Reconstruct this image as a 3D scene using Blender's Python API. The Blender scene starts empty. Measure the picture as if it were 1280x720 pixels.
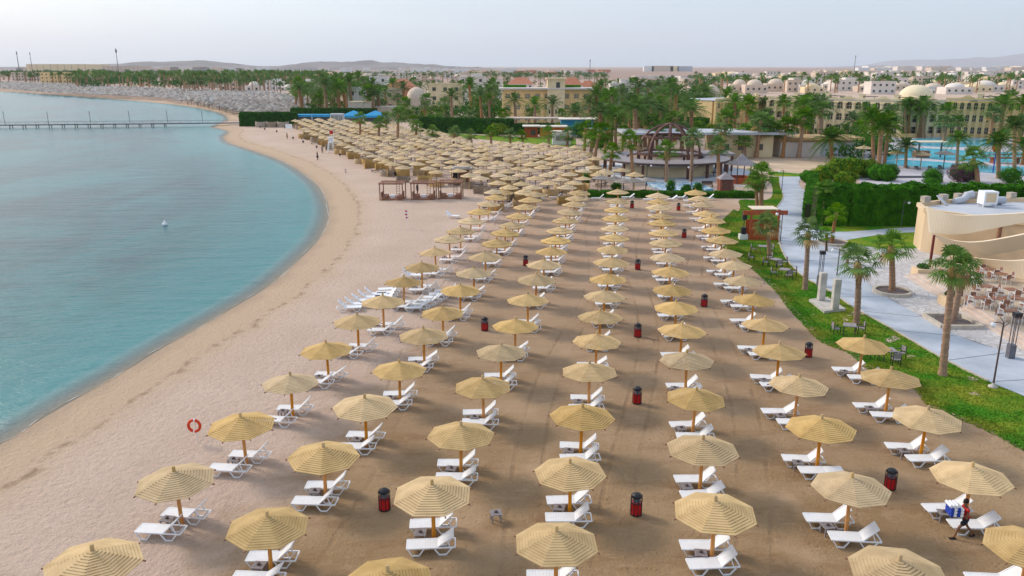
import bpy, bmesh, math, random
import numpy as np
from mathutils import Vector, Matrix
R = math.radians
rnd = random.Random(7)
sc = bpy.context.scene
COL = sc.collection

# ---------------------------------------------------------------- camera, sky, sun, exposure
CAM_H = 19.0; FPX = 1000.0
PITCH = math.atan(277/1000)
cam_d = bpy.data.cameras.new('camera'); cam = bpy.data.objects.new('camera', cam_d); COL.objects.link(cam)
cam_d.sensor_width = 36; cam_d.lens = 36*FPX/1280; cam_d.clip_start = 0.5; cam_d.clip_end = 80000
cam.location = (0, 0, CAM_H); cam.rotation_euler = (math.pi/2-PITCH, 0, 0)
sc.camera = cam
SUN_EL, SUN_AZ = 34, -58          # azimuth from +Y, clockwise; the sun stands to the left and behind the view
w = bpy.data.worlds.new('World'); sc.world = w; w.use_nodes = True
nt = w.node_tree; nt.nodes.clear()
def N(nt, t, **k):
    n = nt.nodes.new(t)
    for a, b in k.items():
        if a == 'inp':
            for q, v in b.items(): n.inputs[q].default_value = v
        else: setattr(n, a, b)
    return n
L = lambda nt, a, b: nt.links.new(a, b)
out = N(nt, 'ShaderNodeOutputWorld')
sky = N(nt, 'ShaderNodeTexSky', sky_type='NISHITA', sun_disc=False, sun_elevation=R(SUN_EL), sun_rotation=R(SUN_AZ), air_density=1.0, dust_density=3.0, ozone_density=2.0)
bg1 = N(nt, 'ShaderNodeBackground', inp={'Strength': 0.05}); L(nt, sky.outputs[0], bg1.inputs[0])
tc = N(nt, 'ShaderNodeTexCoord'); sep = N(nt, 'ShaderNodeSeparateXYZ'); L(nt, tc.outputs['Generated'], sep.inputs[0])
ramp = N(nt, 'ShaderNodeValToRGB')
cr = ramp.color_ramp; cr.elements[0].position = 0.0; cr.elements[0].color = (.60, .80, 1.08, 1)
cr.elements[1].position = .5; cr.elements[1].color = (.80, .88, 1.0, 1)
e = cr.elements.new(.06); e.color = (.68, .84, 1.04, 1)
e = cr.elements.new(.16); e.color = (.77, .86, .97, 1)
L(nt, sep.outputs['Z'], ramp.inputs[0])
mp = N(nt, 'ShaderNodeMapping'); mp.inputs['Scale'].default_value = (1.2, 1.2, 9); L(nt, tc.outputs['Generated'], mp.inputs[0])
nz = N(nt, 'ShaderNodeTexNoise', inp={'Scale': 1.6, 'Detail': 5, 'Roughness': .55}); L(nt, mp.outputs[0], nz.inputs['Vector'])
mr = N(nt, 'ShaderNodeMapRange', inp={'From Min': .3, 'From Max': .75, 'To Min': .93, 'To Max': 1.06}); L(nt, nz.outputs[0], mr.inputs[0])
vm = N(nt, 'ShaderNodeVectorMath', operation='SCALE'); L(nt, ramp.outputs[0], vm.inputs[0]); L(nt, mr.outputs[0], vm.inputs['Scale'])
bg2 = N(nt, 'ShaderNodeBackground', inp={'Strength': .45}); L(nt, vm.outputs[0], bg2.inputs[0])
ad = N(nt, 'ShaderNodeAddShader'); L(nt, bg1.outputs[0], ad.inputs[0]); L(nt, bg2.outputs[0], ad.inputs[1]); L(nt, ad.outputs[0], out.inputs[0])
sd_ = bpy.data.lights.new('sun', 'SUN'); sun = bpy.data.objects.new('sun', sd_); COL.objects.link(sun)
sd_.energy = 1.7; sd_.angle = R(14); sd_.color = (1, .88, .75)
dv = Vector((math.sin(R(SUN_AZ))*math.cos(R(SUN_EL)), math.cos(R(SUN_AZ))*math.cos(R(SUN_EL)), math.sin(R(SUN_EL))))
sun.rotation_euler = dv.to_track_quat('Z', 'Y').to_euler()
sc.view_settings.view_transform = 'Standard'; sc.view_settings.look = 'None'
sc.view_settings.exposure = 0.54; sc.view_settings.gamma = 1
sc.render.engine = 'CYCLES'
sc.cycles.max_bounces = 6; sc.cycles.diffuse_bounces = 3; sc.cycles.transparent_max_bounces = 16; sc.cycles.volume_bounces = 1

# ---------------------------------------------------------------- helpers
cp, sp = math.cos(PITCH), math.sin(PITCH)
def G(px, py, z=0.0):
    u = (px-640)/FPX; v = (360-py)/FPX
    dz = -sp + v*cp; dy = cp + v*sp
    t = (z-CAM_H)/dz
    return Vector((u*t, dy*t, z))
def HT(px, py, ptop):
    g = G(px, py); v = (360-ptop)/FPX
    return CAM_H + g.y*(-sp+v*cp)/(cp+v*sp)

class MB:
    """collects polygons with a material slot each"""
    def __init__(s): s.v = []; s.f = []; s.m = []; s.s = []
    def add(s, vs, fs, m=0, smooth=False):
        o = len(s.v); s.v += [tuple(p) for p in vs]
        for f in fs: s.f.append([i+o for i in f]); s.m.append(m); s.s.append(smooth)
        return s
    def box(s, c, d, rz=0, m=0, rx=0, ry=0):
        M = Matrix.Translation(c) @ Matrix.Rotation(rz, 4, 'Z') @ Matrix.Rotation(ry, 4, 'Y') @ Matrix.Rotation(rx, 4, 'X')
        h = [x/2 for x in d]
        vs = [M @ Vector((sx*h[0], sy*h[1], sz*h[2])) for sx in (-1, 1) for sy in (-1, 1) for sz in (-1, 1)]
        return s.add(vs, [(0,1,3,2),(4,6,7,5),(0,4,5,1),(2,3,7,6),(0,2,6,4),(1,5,7,3)], m)
    def bar(s, a, b, wd, ht=None, m=0):
        a, b = Vector(a), Vector(b); ht = ht or wd; d = b-a; l = d.length
        q = d.to_track_quat('Z', 'Y'); vs = []
        for z in (0, l):
            for x, y in ((-1,-1),(1,-1),(1,1),(-1,1)): vs.append(a + q @ Vector((x*wd/2, y*ht/2, z)))
        return s.add(vs, [(3,2,1,0),(4,5,6,7),(0,1,5,4),(1,2,6,5),(2,3,7,6),(3,0,4,7)], m)
    def tube(s, pts, rad, n=8, m=0, cap=True, smooth=True):
        pts = [Vector(p) for p in pts]
        if not isinstance(rad, (list, tuple)): rad = [rad]*len(pts)
        vs = []; fs = []
        for i, p in enumerate(pts):
            d = (pts[min(i+1, len(pts)-1)]-pts[max(i-1, 0)])
            d.normalize()
            up = Vector((0,0,1)) if abs(d.z) < .95 else Vector((1,0,0))
            a = d.cross(up).normalized(); b = d.cross(a).normalized()
            for k in range(n):
                t = 2*math.pi*k/n; vs.append(p + (a*math.cos(t)+b*math.sin(t))*rad[i])
        for i in range(len(pts)-1):
            for k in range(n): fs.append((i*n+k, (i+1)*n+k, (i+1)*n+(k+1)%n, i*n+(k+1)%n))
        s.add(vs, fs, m, smooth)
        if cap:
            s.add(vs[:n], [tuple(range(n))], m); s.add(vs[-n:], [tuple(reversed(range(n)))], m)
        return s
    def lathe(s, prof, n=16, m=0, c=(0,0,0), a0=0, a1=2*math.pi, smooth=True):
        full = abs(a1-a0-2*math.pi) < 1e-4; k = n if full else n+1; vs = []; fs = []
        for r, z in prof:
            for i in range(k):
                t = a0+(a1-a0)*i/n; vs.append((c[0]+r*math.cos(t), c[1]+r*math.sin(t), c[2]+z))
        for j in range(len(prof)-1):
            for i in range(n):
                i2 = (i+1) % k; fs.append((j*k+i, j*k+i2, (j+1)*k+i2, (j+1)*k+i))
        return s.add(vs, fs, m, smooth)
    def prism(s, poly, z0, z1, m=0):
        n = len(poly)
        vs = [(p[0], p[1], z0) for p in poly]+[(p[0], p[1], z1) for p in poly]
        return s.add(vs, [tuple(reversed(range(n))), tuple(range(n, 2*n))]+[(i, (i+1)%n, n+(i+1)%n, n+i) for i in range(n)], m)
    def mesh(s, name, mats):
        me = bpy.data.meshes.new(name); me.from_pydata(s.v, [], s.f)
        for m in (mats if isinstance(mats, (list, tuple)) else [mats]): me.materials.append(m)
        me.polygons.foreach_set('material_index', s.m); me.polygons.foreach_set('use_smooth', s.s)
        me.update(); return me
    def build(s, name, mats, parent=None, loc=None):
        return ob(name, s.mesh(name, mats), parent, loc)

def ob(name, me, parent=None, loc=None, rz=0):
    o = bpy.data.objects.new(name, me); COL.objects.link(o)
    if parent: o.parent = parent
    if loc is not None: o.location = loc
    if rz: o.rotation_euler.z = rz
    return o
def tag(o, label=None, cat=None, group=None, kind=None):
    if label: o['label'] = label
    if cat: o['category'] = cat
    if group: o['group'] = group
    if kind: o['kind'] = kind
    return o
def thing(name, label, cat, loc=(0,0,0), rz=0, group=None):
    o = ob(name, None, None, loc, rz); o.empty_display_size = .3
    return tag(o, label, cat, group)
KIDS = {}
def kids(o):
    return list(o.children)
def copy_tree(o, kd=None, parent=None):
    c = o.copy(); COL.objects.link(c)
    if parent: c.parent = parent
    for ch in (kd if kd is not None else kids(o)): copy_tree(ch, None, c)
    return c
class Proto:
    """first use hands out the object itself, later ones copies of it and of its parts"""
    def __init__(s, o): s.o = o; s.k = kids(o); s.tree = [(c, kids(c)) for c in s.k]; s.used = False; s.s0 = o.scale.copy()
    def put(s, loc, rz=0, label=None, group=None, scale=1, rx=0, ry=0, cat=None):
        if not s.used: o = s.o; s.used = True
        else:
            o = s.o.copy(); COL.objects.link(o)
            for c, sub in s.tree:
                d = c.copy(); COL.objects.link(d); d.parent = o
                for g in sub:
                    e = g.copy(); COL.objects.link(e); e.parent = d
        o.location = loc; o.rotation_euler = (rx, ry, rz)
        o.scale = s.s0*scale if isinstance(scale, (int, float)) else Vector(scale)
        if label: o['label'] = label
        if group: o['group'] = group
        if cat: o['category'] = cat
        return o

def mat(name, c1, c2=None, scale=3, rough=.8, bump=0, bscale=None, spec=.3, metal=0, rand=0, detail=4, coords='Object', transl=0, stretch=None, lo=.35, hi=.65):
    m = bpy.data.materials.new(name); m.use_nodes = True; t = m.node_tree
    p = t.nodes['Principled BSDF']; o = t.nodes['Material Output']
    p.inputs['Roughness'].default_value = rough; p.inputs['Specular IOR Level'].default_value = spec; p.inputs['Metallic'].default_value = metal
    tc = N(t, 'ShaderNodeTexCoord'); src = tc.outputs[coords]
    if coords == 'World':
        pass
    if stretch:
        q = N(t, 'ShaderNodeMapping'); q.inputs['Scale'].default_value = stretch; L(t, src, q.inputs[0]); src = q.outputs[0]
    c2 = c2 or tuple(x*.8 for x in c1)
    n = N(t, 'ShaderNodeTexNoise', inp={'Scale': scale, 'Detail': detail, 'Roughness': .6}); L(t, src, n.inputs['Vector'])
    mx = N(t, 'ShaderNodeMix', data_type='RGBA'); mx.inputs['A'].default_value = (*c1, 1); mx.inputs['B'].default_value = (*c2, 1)
    r = N(t, 'ShaderNodeMapRange', inp={'From Min': lo, 'From Max': hi}); L(t, n.outputs[0], r.inputs[0]); L(t, r.outputs[0], mx.inputs['Factor'])
    col = mx.outputs['Result']
    if rand:
        oi = N(t, 'ShaderNodeObjectInfo'); hs = N(t, 'ShaderNodeHueSaturation')
        a = N(t, 'ShaderNodeMapRange', inp={'To Min': 1-rand, 'To Max': 1+rand}); L(t, oi.outputs['Random'], a.inputs[0]); L(t, a.outputs[0], hs.inputs['Value'])
        wn = N(t, 'ShaderNodeTexWhiteNoise', noise_dimensions='1D'); L(t, oi.outputs['Random'], wn.inputs['W'])
        b = N(t, 'ShaderNodeMapRange', inp={'To Min': 1-rand*1.3, 'To Max': 1+rand*.8}); L(t, wn.outputs[0], b.inputs[0]); L(t, b.outputs[0], hs.inputs['Saturation'])
        L(t, col, hs.inputs['Color']); col = hs.outputs[0]
    L(t, col, p.inputs['Base Color'])
    if bump:
        n2 = N(t, 'ShaderNodeTexNoise', inp={'Scale': bscale or scale*3, 'Detail': 4}); L(t, src, n2.inputs['Vector'])
        bp = N(t, 'ShaderNodeBump', inp={'Strength': 1, 'Distance': bump}); L(t, n2.outputs[0], bp.inputs['Height']); L(t, bp.outputs[0], p.inputs['Normal'])
    if transl:
        tr = N(t, 'ShaderNodeBsdfTranslucent'); L(t, col, tr.inputs[0]); ms = N(t, 'ShaderNodeMixShader', inp={0: transl})
        L(t, p.outputs[0], ms.inputs[1]); L(t, tr.outputs[0], ms.inputs[2]); L(t, ms.outputs[0], o.inputs[0])
    return m

M = {}
M['slat'] = mat('slat_wood', (.60,.425,.205), (.44,.30,.135), 1.1, .8, .004, 30, rand=.15, spec=.15)
M['straw'] = mat('pale_straw', (.66,.50,.29), (.48,.35,.19), 1.5, .85, .02, 20, rand=.10)
M['thatch'] = mat('grey_thatch', (.38,.34,.30), (.17,.145,.125), .22, .9, .03, 12, rand=.35, detail=8, lo=.42, hi=.60)
M['thatch_straw'] = mat('thatch_straw', (.66,.48,.26), (.42,.28,.13), 2, .9, .04, 14)
M['pole'] = mat('varnished_pole', (.68,.29,.035), (.50,.18,.02), 3, .5, .002, 20, stretch=(4,4,.6), rand=.1)
M['white'] = mat('white_plastic', (.88,.90,.92), (.82,.84,.87), 2, .35)
M['whitepaint'] = mat('white_paint', (.80,.80,.78), (.70,.70,.69), 1, .5)
M['dwood'] = mat('dark_wood', (.13,.095,.085), (.08,.055,.05), 6, .6)
M['gwood'] = mat('grey_wood', (.34,.31,.32), (.23,.205,.21), 5, .7)
M['rwood'] = mat('red_brown_wood', (.30,.10,.055), (.19,.06,.035), 3, .55)
M['redframe'] = mat('orange_red_timber', (.48,.10,.03), (.34,.065,.02), 3, .5)
M['cabana'] = mat('brown_timber', (.33,.16,.10), (.22,.10,.06), 3, .7)
M['pergola'] = mat('dark_timber', (.16,.075,.06), (.10,.045,.035), 2, .6)
M['red'] = mat('red_enamel', (.55,.012,.015), (.42,.01,.012), 4, .35)
M['black'] = mat('black_metal', (.018,.018,.022), (.03,.03,.034), 5, .4)
M['greymetal'] = mat('grey_metal', (.16,.16,.18), (.10,.10,.12), 4, .45)
M['trunk'] = mat('palm_trunk', (.44,.25,.13), (.26,.14,.075), 2.0, .9, .05, 6, stretch=(1,1,5), rand=.2)
M['fan'] = mat('fan_palm_leaf', (.045,.155,.010), (.14,.26,.016), 1.2, .75, transl=.22, spec=.1, rand=.2)
M['date'] = mat('date_palm_leaf', (.04,.145,.02), (.13,.22,.025), 1.1, .75, transl=.22, spec=.1, rand=.22)
M['dead'] = mat('dry_frond', (.40,.28,.10), (.25,.16,.06), 3, .9)
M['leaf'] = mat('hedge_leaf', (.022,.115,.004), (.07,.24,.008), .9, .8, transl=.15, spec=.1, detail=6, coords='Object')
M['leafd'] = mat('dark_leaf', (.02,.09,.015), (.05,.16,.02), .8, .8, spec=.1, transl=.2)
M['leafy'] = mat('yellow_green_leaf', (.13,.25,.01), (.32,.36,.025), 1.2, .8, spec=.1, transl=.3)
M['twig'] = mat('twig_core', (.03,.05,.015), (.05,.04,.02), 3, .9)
M['bloom'] = mat('purple_flower', (.34,.03,.22), (.20,.05,.12), 3, .6, transl=.2)
M['cream'] = mat('cream_render', (.84,.70,.46), (.76,.61,.37), .35, .85, .01, 4)
M['yellow'] = mat('yellow_render', (.86,.65,.34), (.79,.57,.27), .3, .85, .01, 4)
M['beige'] = mat('beige_render', (.70,.58,.47), (.60,.48,.38), .3, .85)
M['pale'] = mat('pale_render', (.78,.72,.66), (.68,.61,.55), .2, .85)
M['pink'] = mat('terracotta_roof', (.58,.24,.14), (.46,.17,.10), .8, .85)
M['glass'] = mat('dark_glass', (.035,.05,.055), (.09,.10,.10), .8, .15, spec=.6)
M['gglass'] = mat('grey_window', (.35,.36,.33), (.2,.22,.2), .8, .25, spec=.5)
M['roofgrey'] = mat('grey_roof', (.52,.55,.60), (.44,.47,.52), .4, .8)
M['concrete'] = mat('pale_concrete', (.58,.55,.50), (.40,.38,.35), 1.2, .85, .01, 10)
M['kerb'] = mat('kerb_stone', (.56,.50,.42), (.46,.40,.33), 2, .85)
M['blue'] = mat('blue_awning', (.03,.36,.66), (.02,.28,.56), .6, .6)
M['orange'] = mat('orange_panel', (.75,.22,.02), (.60,.16,.02), .5, .6)
M['wicker'] = mat('woven_reed', (.62,.43,.19), (.42,.27,.11), 3, .85, .02, 20, rand=.15, stretch=(1,1,4))
M['wickerg'] = mat('weathered_reed', (.40,.33,.25), (.26,.20,.15), 3, .9, .02, 20, rand=.15)
M['stepstone'] = mat('step_stone', (.66,.55,.47), (.54,.43,.36), 1, .8)
M['terrace'] = mat('terrace_tile', (.56,.45,.33), (.44,.34,.24), .6, .7)
M['sail'] = mat('cream_fabric', (.80,.70,.55), (.76,.65,.49), .25, .8, transl=.08)
M['stucco'] = mat('sand_stucco', (.74,.57,.38), (.66,.49,.31), .3, .85, .01, 5)
M['stone'] = mat('block_stone', (.50,.44,.36), (.36,.31,.26), 2.5, .9, .02, 8)
M['skin'] = mat('skin', (.22,.10,.05), (.18,.08,.04), 3, .5)
M['hair'] = mat('black_hair', (.01,.01,.01), (.02,.015,.01), 8, .7)
M['shorts'] = mat('navy_cloth', (.015,.015,.025), (.025,.025,.04), 6, .9)
M['towelw'] = mat('white_towel', (.85,.86,.88), (.75,.77,.80), 9, .95, .01, 40)
M['towelb'] = mat('blue_towel', (.03,.07,.42), (.02,.05,.34), 9, .95, .01, 40)
M['reed'] = mat('dark_lounger', (.10,.085,.09), (.06,.05,.055), 3, .7)

def sheet(name, pts, z, material, kind='structure', label=None, cat=None, thick=0):
    mb = MB()
    if thick: mb.prism([(p.x, p.y) for p in pts], z-thick, z)
    else: mb.add([(p.x, p.y, z) for p in pts], [tuple(range(len(pts)))])
    o = mb.build(name, material); bm = bmesh.new(); bm.from_mesh(o.data); bmesh.ops.triangulate(bm, faces=[f for f in bm.faces if len(f.verts) > 4]); bmesh.ops.recalc_face_normals(bm, faces=bm.faces); bm.to_mesh(o.data); bm.free()
    if not thick:
        if o.data.polygons[0].normal.z < 0: o.data.flip_normals()
    return tag(o, label, cat, kind=kind)
def crom(pts, n=8):
    P = [Vector(p) for p in pts]; out = []
    for i in range(len(P)-1):
        p0 = P[max(i-1,0)]; p1 = P[i]; p2 = P[i+1]; p3 = P[min(i+2, len(P)-1)]
        for k in range(n):
            t = k/n; out.append(.5*((2*p1)+(p2-p0)*t+(2*p0-5*p1+4*p2-p3)*t*t+(3*p1-p0-3*p2+p3)*t**3))
    out.append(P[-1]); return out
def inpoly(x, y, poly):
    c = False; j = len(poly)-1
    for i in range(len(poly)):
        a, b = poly[i], poly[j]
        if (a[1] > y) != (b[1] > y) and x < (b[0]-a[0])*(y-a[1])/(b[1]-a[1]+1e-12)+a[0]: c = not c
        j = i
    return c
ORD = ['nearest','second','third','fourth','fifth','sixth','seventh','eighth','ninth','tenth','eleventh','twelfth','thirteenth','fourteenth','fifteenth','sixteenth','seventeenth','eighteenth','nineteenth','twentieth','21st','22nd','23rd','24th','25th','26th','27th','28th','29th','30th','31st','32nd','33rd','34th','35th','36th','37th','38th','39th','40th']
TENS = ['','','twent','thirt','fort','fift','sixt','sevent','eight','ninet']
def nth(i):
    if i == 0: return 'first'
    if i < 20: return ORD[i]
    t, u = divmod(i+1, 10)
    if t < 10: return TENS[t]+'ieth' if u == 0 else TENS[t]+'y '+(ORD[u-1] if u > 1 else 'first')
    return 'hundred and '+nth(i-100)
# ---------------------------------------------------------------- shoreline, ground, sea
WZ = -0.45
sh_px = [(-260,700),(-120,624),(0,555),(40,531),(100,495),(160,461),(220,425),(280,391),(330,361),(372,326),(400,296),(411,268),(406,246),(391,226),(362,206),(330,193),(302,184),(285,178),(280,171),(286,165),(276,161),(268,159),(276,154),(285,149),(279,143),(262,138),(235,133),(195,128.5),(130,123),(60,118),(0,114.5),(-120,109),(-500,104)]
SH = crom([G(x, y, WZ) for x, y in sh_px], 7)
SH2 = np.array([(p.x, p.y) for p in SH])
WPOLY = np.vstack([SH2, [(-9000, SH2[-1,1]), (-9000, -400), (SH2[0,0], -400)]])
def shore_sd(P):
    """signed distance to the waterline, positive inland"""
    d = np.full(len(P), 1e9)
    for i in range(len(SH2)-1):
        a = SH2[i]; b = SH2[i+1]; ab = b-a
        t = np.clip(((P-a)@ab)/(ab@ab+1e-9), 0, 1)
        q = a+t[:,None]*ab; d = np.minimum(d, np.hypot(P[:,0]-q[:,0], P[:,1]-q[:,1]))
    ins = np.zeros(len(P), bool); j = len(WPOLY)-1
    for i in range(len(WPOLY)):
        a, b = WPOLY[i], WPOLY[j]
        if a[1] != b[1]:
            c = ((a[1] > P[:,1]) != (b[1] > P[:,1])) & (P[:,0] < (b[0]-a[0])*(P[:,1]-a[1])/(b[1]-a[1])+a[0]); ins ^= c
        j = i
    return np.where(ins, -d, d)
def grid(xs, ys):
    X, Y = np.meshgrid(xs, ys); P = np.stack([X.ravel(), Y.ravel()], 1)
    nx, ny = len(xs), len(ys); i = np.arange(ny-1)[:,None]*nx+np.arange(nx-1)[None]; i = i.ravel()
    return P, np.stack([i, i+1, i+nx+1, i+nx], 1)
def npmesh(name, V, F, material, smooth=True):
    me = bpy.data.meshes.new(name); nv, nf = len(V), len(F); k = F.shape[1]
    me.vertices.add(nv); me.vertices.foreach_set('co', V.astype(np.float32).ravel())
    me.loops.add(nf*k); me.loops.foreach_set('vertex_index', F.astype(np.int32).ravel())
    me.polygons.add(nf); me.polygons.foreach_set('loop_start', np.arange(0, nf*k, k, dtype=np.int32)); me.polygons.foreach_set('loop_total', np.full(nf, k, np.int32))
    me.polygons.foreach_set('use_smooth', np.full(nf, smooth)); me.update(calc_edges=True)
    for m in (material if isinstance(material, list) else [material]): me.materials.append(m)
    return me
def setattrf(me, name, a):
    at = me.attributes.new(name, 'FLOAT', 'POINT'); at.data.foreach_set('value', np.asarray(a, np.float32))
ys = [12.0]
while ys[-1] < 45000: ys.append(ys[-1]+max(.7, ys[-1]*.013))
xs = list(np.arange(-110, 90, 1.0)); s = 1.0; v = xs[-1]
while v < 30000: s *= 1.07; v += s; xs.append(v)
s = 1.0; v = -110
while v > -30000: s = s*1.03 if v > -700 else s*1.1; v -= s; xs.insert(0, v)
P, F = grid(np.array(xs), np.array(ys)); SD = shore_sd(P)
z = np.where(SD < 0, WZ+np.maximum(SD*.11, -5.5), 0)
t = np.clip(SD/9, 0, 1); z = np.where(SD >= 0, WZ*(1-(1-(1-t)**1.7)), z)
field_px = [(-200,760),(210,760),(330,640),(400,560),(455,500),(520,440),(545,405),(575,350),(610,300),(640,262),(655,246),(900,246),(960,262),(985,380),(1400,620),(1400,800)]
fp = [G(x, y) for x, y in field_px]; fpa = np.array([(p.x, p.y) for p in fp])
ins = np.zeros(len(P), bool); j = len(fpa)-1; dd = np.full(len(P), 1e9)
for i in range(len(fpa)):
    a, b = fpa[i], fpa[j]
    c = ((a[1] > P[:,1]) != (b[1] > P[:,1])) & (P[:,0] < (b[0]-a[0])*(P[:,1]-a[1])/(b[1]-a[1]+1e-9)+a[0]); ins ^= c
    ab = b-a; tt = np.clip(((P-a)@ab)/(ab@ab), 0, 1); q = a+tt[:,None]*ab; dd = np.minimum(dd, np.hypot(P[:,0]-q[:,0], P[:,1]-q[:,1]))
    j = i
fsd = np.where(ins, dd, -dd); packed = np.clip(.5+fsd/9, 0, 1)
# the soft beach is trodden into shallow hollows
hum = (np.sin(P[:,0]*1.7+np.sin(P[:,1]*1.1)*2)+np.sin(P[:,1]*1.9+np.sin(P[:,0]*1.3)*2))*.02*np.clip((SD-9)/4, 0, 1)*(1-packed)*(P[:,1] < 160)*(P[:,0] < 30)
me = npmesh('sand', np.column_stack([P, z+hum]), F, bpy.data.materials.new('beach_sand'))
setattrf(me, 'shore', SD); setattrf(me, 'packed', packed)
ground = tag(ob('sand', me), kind='structure')
m = me.materials[0]; m.use_nodes = True; t_ = m.node_tree; p = t_.nodes['Principled BSDF']; p.inputs['Roughness'].default_value = .95; p.inputs['Specular IOR Level'].default_value = .12
tc = N(t_, 'ShaderNodeTexCoord'); O = tc.outputs['Object']
def nse(sc_, det=5, rough=.6, st=None, dist=0):
    src = O
    if st: q = N(t_, 'ShaderNodeMapping'); q.inputs['Scale'].default_value = st; L(t_, O, q.inputs[0]); src = q.outputs[0]
    n = N(t_, 'ShaderNodeTexNoise', inp={'Scale': sc_, 'Detail': det, 'Roughness': rough, 'Distortion': dist}); L(t_, src, n.inputs['Vector']); return n.outputs[0]
def mrange(src, a, b, c=0, d=1):
    r = N(t_, 'ShaderNodeMapRange', inp={'From Min': a, 'From Max': b, 'To Min': c, 'To Max': d}); L(t_, src, r.inputs[0]); return r.outputs[0]
def mixc(f, a, b):
    x = N(t_, 'ShaderNodeMix', data_type='RGBA')
    if isinstance(f, float): x.inputs['Factor'].default_value = f
    else: L(t_, f, x.inputs['Factor'])
    for nm, c in (('A', a), ('B', b)):
        if isinstance(c, tuple): x.inputs[nm].default_value = (*c, 1)
        else: L(t_, c, x.inputs[nm])
    return x.outputs['Result']
def math_(op, a, b):
    x = N(t_, 'ShaderNodeMath', operation=op)
    for i, c in enumerate((a, b)):
        if isinstance(c, (int, float)): x.inputs[i].default_value = c
        else: L(t_, c, x.inputs[i])
    return x.outputs[0]
at1 = N(t_, 'ShaderNodeAttribute', attribute_name='shore').outputs['Fac']; at2 = N(t_, 'ShaderNodeAttribute', attribute_name='packed').outputs['Fac']
soft = mixc(mrange(nse(.12), .35, .65), (.60,.465,.375), (.54,.405,.32))
soft = mixc(mrange(nse(2.2, 7, .75), .52, .72, 0, .6), soft, (.40,.30,.24))
soft = mixc(mrange(nse(.5, 5, .7, (1,.5,1)), .55, .75, 0, .5), soft, (.50,.385,.32))
pk = mixc(mrange(nse(.10, 5), .35, .65), (.36,.25,.145), (.29,.19,.10))
pk = mixc(mrange(nse(.7, 7, .7, (.35,1,1)), .5, .72, 0, .85), pk, (.22,.125,.06))
pk = mixc(mrange(nse(5, 6, .75), .52, .72, 0, .55), pk, (.19,.11,.06))
pk = mixc(mrange(nse(1.3, 6, .7, (.6,1,1), 1.5), .55, .70, 0, .5), pk, (.47,.33,.21))
pk = mixc(mrange(nse(.22, 4, .5), .54, .72, 0, .8), pk, (.46,.32,.20))
gy = N(t_, 'ShaderNodeSeparateXYZ'); L(t_, O, gy.inputs[0])
pk = mixc(mrange(math_('ADD', gy.outputs['Y'], math_('MULTIPLY', nse(.06, 4), 30)), 48, 105, 0, .75), pk, mixc(mrange(nse(.9, 6, .7, (.4,1,1)), .45, .7), (.50,.365,.27), (.40,.28,.19)))
trk = None
for x0, k_, ph in ((.6,.15,0.0),(5.2,.155,1.7),(10.2,.185,3.1),(-8.8,.10,4.0)):
    wv = math_('MULTIPLY', math_('SINE', math_('ADD', math_('MULTIPLY', gy.outputs['Y'], .11), ph), 0), .9)
    c_ = math_('SUBTRACT', gy.outputs['X'], math_('ADD', math_('MULTIPLY', math_('SUBTRACT', gy.outputs['Y'], 30), k_), math_('ADD', wv, x0)))
    b_ = math_('ABSOLUTE', math_('SUBTRACT', math_('ABSOLUTE', c_, 0), .72), 0); b_ = mrange(b_, .05, .17, 1, 0); trk = b_ if trk is None else math_('MAXIMUM', trk, b_)
cx_ = G(785,428); q_ = N(t_, 'ShaderNodeVectorMath', operation='DISTANCE'); L(t_, O, q_.inputs[0]); q_.inputs[1].default_value = (cx_.x, cx_.y, 0)
b_ = mrange(math_('ABSOLUTE', math_('SUBTRACT', math_('ABSOLUTE', math_('SUBTRACT', q_.outputs['Value'], 2.4), 0), .45), 0), .05, .14, 1, 0); trk = math_('MAXIMUM', trk, b_)
trk = math_('MULTIPLY', trk, mrange(nse(.35, 5, .6), .42, .6))
pk = mixc(math_('MULTIPLY', trk, .35), pk, (.22,.135,.075))
pf = mrange(math_('ADD', at2, math_('MULTIPLY', math_('SUBTRACT', nse(.25, 6, .7), .5), 1.1)), .25, .75)
base = mixc(pf, soft, pk)
# tan damp band by the water and a dark wrack line
sdn = math_('ADD', at1, math_('MULTIPLY', math_('SUBTRACT', nse(.25, 5), .5), 3.0))
base = mixc(mrange(sdn, 3.4, 6.5, .85, 0), base, (.52,.385,.26))
base = mixc(mrange(sdn, .2, 1.6, .6, 0), base, (.38,.285,.21))
band = math_('MULTIPLY', mrange(sdn, 3.7, 4.1), mrange(sdn, 4.7, 4.1)); band = math_('MULTIPLY', band, mrange(nse(.9, 6, .75), .46, .62, 0, .8))
base = mixc(band, base, (.22,.14,.08))
# far desert
geo = N(t_, 'ShaderNodeSeparateXYZ'); L(t_, O, geo.inputs[0])
base = mixc(mrange(geo.outputs['Y'], 700, 1400), base, mixc(mrange(nse(.002, 6, .7, (1,3,1)), .35, .65), (.40,.285,.225), (.31,.22,.19)))
L(t_, base, p.inputs['Base Color'])
hgt = math_('ADD', math_('MULTIPLY', nse(2.6, 5, .7), math_('SUBTRACT', 1.25, at2)), math_('MULTIPLY', nse(9, 3), .25))
vf = N(t_, 'ShaderNodeTexVoronoi', inp={'Scale': 3.3, 'Randomness': 1.0}); L(t_, O, vf.inputs[0]); pit = math_('MULTIPLY', mrange(vf.outputs['Distance'], .12, .30, 1, 0), mrange(nse(.6, 4), .45, .6)); hgt = math_('SUBTRACT', hgt, math_('MULTIPLY', pit, .16)); hgt = math_('SUBTRACT', hgt, math_('MULTIPLY', trk, .2))
bp = N(t_, 'ShaderNodeBump', inp={'Strength': 1.0, 'Distance': .17}); L(t_, hgt, bp.inputs['Height']); L(t_, bp.outputs[0], p.inputs['Normal'])

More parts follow.
